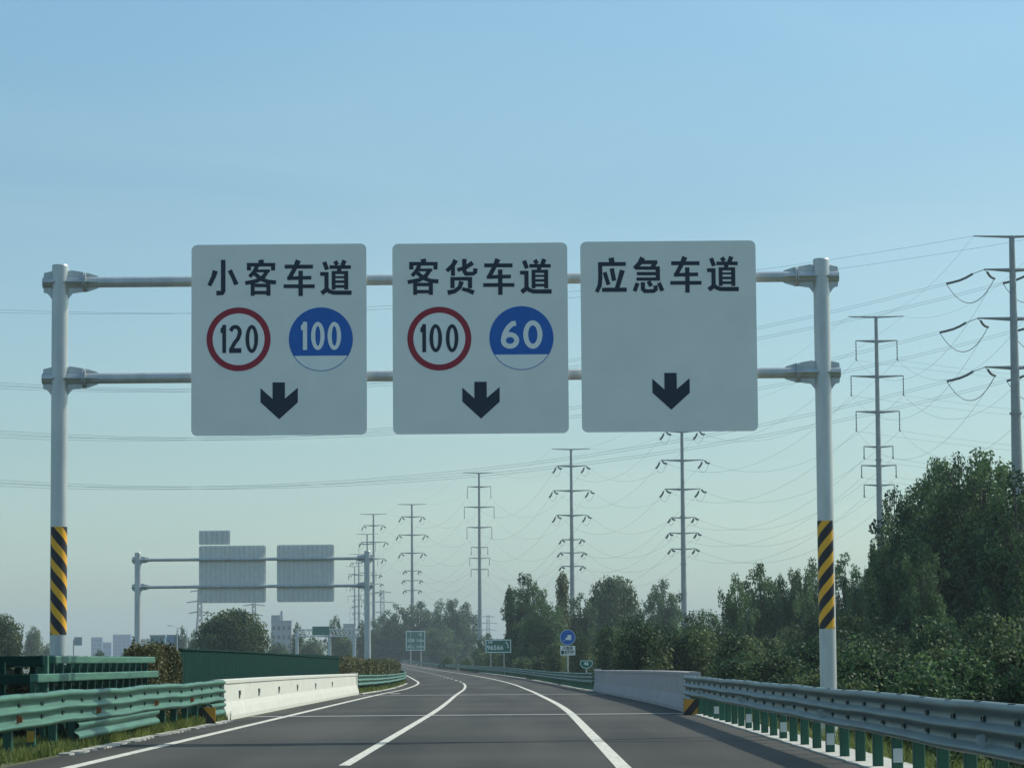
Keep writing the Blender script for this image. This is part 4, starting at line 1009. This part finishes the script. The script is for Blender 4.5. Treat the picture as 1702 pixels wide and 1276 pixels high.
T = [('near_a', 1632, 745, 172, 250, 'largest poplar, dark crown filling the right edge under the nearest pylon'),
 ('near_b', 1560, 760, 200, 130, 'tall poplar left of the largest one, its crown top with many upright tips'),
 ('near_c', 1492, 808, 190, 110, 'poplar with sky gaps whose left edge hides the second pylon'),
 ('near_a', 1597, 752, 186, 150, 'poplar wedged between the largest one and its tall left neighbour'),
 ('near_b', 1528, 806, 176, 130, 'rounded poplar shoulder below the tall poplar with upright tips'),
 ('near_c', 1690, 775, 150, 150, 'near poplar cut by the right frame edge'),
 ('near_c', 1535, 900, 165, 95, 'lower dark poplar in front of the two tall right-hand poplars'),
 ('slim_d', 1452, 896, 230, 42, 'slender dark poplar at the foot of the second pylon'),
 ('pop_c', 1405, 918, 270, 80, 'poplar just right of the striped right gantry post'),
 ('pop_b', 1440, 945, 240, 70, 'poplar between the slender dark one and the gantry post'),
 ('pop_c', 1350, 926, 290, 60, 'poplar directly left of the striped right gantry post'),
 ('pop_a', 1315, 944, 285, 80, 'poplar in the row left of the right gantry post, rightmost of three'),
 ('pop_b', 1265, 936, 290, 90, 'poplar in the row left of the right gantry post, middle of three'),
 ('pop_c', 1222, 952, 280, 60, 'poplar in the row left of the right gantry post, leftmost of three'),
 ('pop_a', 1165, 1012, 300, 80, 'low leafy tree right of the pylon base under the emergency lane sign'),
 ('pop_b', 1100, 963, 520, 74, 'hazy open-crowned tree left of the pylon under the emergency lane sign'),
 ('round', 1018, 957, 500, 100, 'rounded hazy tree above the round blue sign'),
 ('slim', 936, 950, 430, 46, 'thin yellowish poplar with pale gaps in front of a pylon'),
 ('pop_c', 965, 985, 440, 60, 'small poplar between the yellowish poplar and the rounded hazy tree'),
 ('pop_b', 878, 953, 420, 82, 'tall dark poplar right of the slim pylon'),
 ('slim_d', 848, 972, 430, 34, 'narrow dark poplar forming the left edge of the tall group right of the slim pylon'),
 ('pop_a', 905, 1000, 400, 90, 'spreading dark tree behind the 96566 sign'),
 ('pop_b', 812, 1052, 600, 50, 'low shrubby tree at the foot of the slim pylon'),
 ('pop_a', 758, 994, 1010, 76, 'tree with jagged right side left of the slim pylon'),
 ('pop_b', 700, 999, 1030, 80, 'dark tree behind the square green sign'),
 ('pop_c', 660, 1003, 1040, 60, 'dark tree right of the distant gantry post'),
 ('pop_a', 635, 1026, 1050, 60, 'low dark tree directly behind the distant gantry post'),
 ('pop_b', 730, 1035, 990, 70, 'low dark tree filling below the tree behind the green sign'),
 ('round', 386, 1011, 390, 132, 'big round isolated tree under the grey sign backs'),
 ('round', -2, 1019, 350, 96, 'rounded tree cut by the left frame edge'),
 ('far_b', 58, 1040, 800, 36, 'pale hazy bush-like tree beside the left edge tree'),
 ('far_b', 84, 1068, 900, 40, 'hazy low tree just left of the left gantry post'),
 ('far', 304, 1040, 900, 26, 'small hazy tree above the bright blue shed'),
 ('far', 324, 1046, 850, 24, 'small hazy tree squeezed between lamp pole and round tree'),
 ('far', 496, 1034, 800, 30, 'hazy tree right of the stepped factory block'),
 ('far', 558, 1022, 820, 34, 'hazy tree rising over the right end of the truss gantry'),
 ('far_b', 520, 1058, 760, 50, 'hazy low tree under the truss gantry, left bay'),
 ('far_b', 572, 1052, 780, 44, 'hazy low tree under the truss gantry, right bay'),
 ('far', 604, 1030, 900, 34, 'hazy dark tree left of the distant gantry post'),
 ('far_b', 462, 1066, 700, 44, 'low hazy tree in front of the stepped factory block'),
 ('far_b', 168, 1079, 500, 30, 'tiny green tree top over the tall green barrier, left'),
 ('far_b', 215, 1079, 480, 34, 'tiny green tree top over the tall green barrier, right')]
for a in T: tree(*a, group=None)
GB = 'leafy bushes and saplings in the belt beyond the right guardrail'
rb_ = random.Random(99)
def top_line(px):
    xs = [860, 960, 1040, 1150, 1250, 1330, 1420, 1500, 1600, 1720]; yt = [1068, 1050, 1030, 1040, 1052, 1040, 1012, 1025, 1000, 985]
    return float(np.interp(px, xs, yt))
nb = 0
ROWS = {300: 'in the farthest row above the distant guardrail', 230: 'in the row above the right parapet end', 170: 'in the row rising behind the right parapet',
        125: 'in the row below the right-hand poplars', 92: 'in the second row behind the right guardrail', 70: 'in the front row behind the right guardrail'}
ORD = [w + ' bush from the left ' for w in ('first', 'second', 'third', 'fourth', 'fifth', 'sixth', 'seventh', 'eighth', 'ninth', 'tenth', 'eleventh', 'twelfth')]
for (Y, xs, lift) in ((300, np.linspace(850, 1230, 11), 0), (230, np.linspace(930, 1360, 12), -5), (170, np.linspace(1010, 1560, 12), 6), (125, np.linspace(1150, 1760, 10), 24), (92, np.linspace(1210, 1780, 9), 62), (70, np.linspace(1330, 1790, 6), 95)):
    rowc = 0
    for px in xs:
        px = px + rb_.uniform(-10, 10); k = rb_.choice(['bush_a', 'bush_b', 'bush_c']); YY = Y * rb_.uniform(.93, 1.07)
        if px_at(px, YY) < mid(YY) + 6.85 + 3.2: continue
        tree(k, px, top_line(px) + lift + rb_.uniform(-14, 16), YY, rb_.uniform(3.6, 5.2) / YY * F * (1 if Y > 100 else .8), ORD[rowc] + ROWS[Y], 'bushes of the roadside belt: ' + ROWS[Y], cat='bush'); rowc += 1; nb += 1
LOW = [(1040, 1085, 260, 'low bush left of the far end of the right parapet'), (900, 1088, 330, 'low bush between the 96566 sign and the round blue sign, nearer one'),
 (870, 1090, 350, 'low bush just right of the 96566 sign, behind the guardrail'), (775, 1092, 560, 'low bush midway between the two green signs'),
 (745, 1088, 600, 'low bush right of the square green sign'), (818, 1078, 480, 'bush between the legs of the 96566 sign'), (842, 1074, 455, 'bush behind the right leg of the 96566 sign'),
 (862, 1078, 430, 'bush at the right end of the 96566 sign'), (800, 1082, 540, 'bush at the left end of the 96566 sign'), (985, 1070, 300, 'bush right of the round blue sign'),
 (925, 1080, 340, 'bush just left of the round blue sign pole'), (880, 1070, 400, 'taller bush right of the 96566 sign below the dark poplars')]
for (px, pt, Y, lb) in LOW:
    tree('bush_b', px, pt, Y, 5 / Y * F, lb, 'low bushes among the green signs', cat='bush')

# grass and weeds
def grass(name, u0, u1, y0, y1, n, h, seed, fz=lambda u: .0, w=.014, pw=1.5):
    r = np.random.RandomState(seed); Y = y0 + (y1 - y0) * r.uniform(0, 1, n) ** pw; U = r.uniform(u0, u1, n)
    keep = (np.sin(U * 3.1 + Y * .9) + np.sin(Y * 2.3 + seed) + r.normal(size=n) * .9) > -.9; Y, U = Y[keep], U[keep]; n = len(Y)
    X = np.array([mid(y) for y in Y]) + U; Z = np.array([rz(y) for y in Y]) + np.array([fz(u) for u in U])
    a = r.uniform(0, 6.28, n); hh = h * (.4 + r.uniform(0, 1, n) ** 1.5 * 1.1); ww = w * (1 + Y / 90)
    v = np.empty((n, 3, 3)); base = np.stack([X, Y, Z - .02], 1)
    d = np.stack([np.cos(a), np.sin(a), np.zeros(n)], 1) * ww[:, None]
    lean = np.stack([r.normal(size=n), r.normal(size=n), np.zeros(n)], 1) * hh[:, None] * .35
    v[:, 0] = base - d; v[:, 1] = base + d; v[:, 2] = base + lean + np.stack([np.zeros(n), np.zeros(n), hh], 1)
    tone = np.repeat(np.clip(.5 + .25 * np.sin(Y * 1.7 + U * 2) + .2 * r.normal(size=n), 0, 1), 3)
    tag(mesh_quads(name, v.reshape(-1, 3), tone, M['grass'], per=3), 'green and straw coloured grass tufts along the verge', 'grass', kind='stuff')
grass('verge_grass', -7.6, -4.78, 34, 75, 90000, .16, 1, lambda u: .03)
grass('verge_grass', -5.7, -4.9, 147, 330, 26000, .22, 2, lambda u: .03, w=.03)
def slope(u): return float(np.interp(u, [7.35, 9, 14, 70], [-.05, -.62, -2.2, -2.2]))
grass('embankment_grass', 7.5, 16, 22, 130, 90000, .34, 3, slope, w=.014)

# ------------------------------------------------------------------ haze
me = MB(); me.box(-3900, 3900, -120, 5600, -14, 82)
hz = me.build('haze', [], recalc=True); hm = bpy.data.materials.new('haze_air'); hm.use_nodes = True
nt = hm.node_tree; nt.nodes.clear(); o_ = nt.nodes.new('ShaderNodeOutputMaterial'); pv = nt.nodes.new('ShaderNodeVolumePrincipled')
pv.inputs['Color'].default_value = (0.82, 0.95, 1.0, 1); pv.inputs['Density'].default_value = HAZE_DENSITY; pv.inputs['Anisotropy'].default_value = 0.0
nt.links.new(pv.outputs[0], o_.inputs['Volume']); hz.data.materials.clear(); hz.data.materials.append(hm)
tag(hz, 'pale blue haze filling the air over the whole scene', 'haze', kind='stuff')
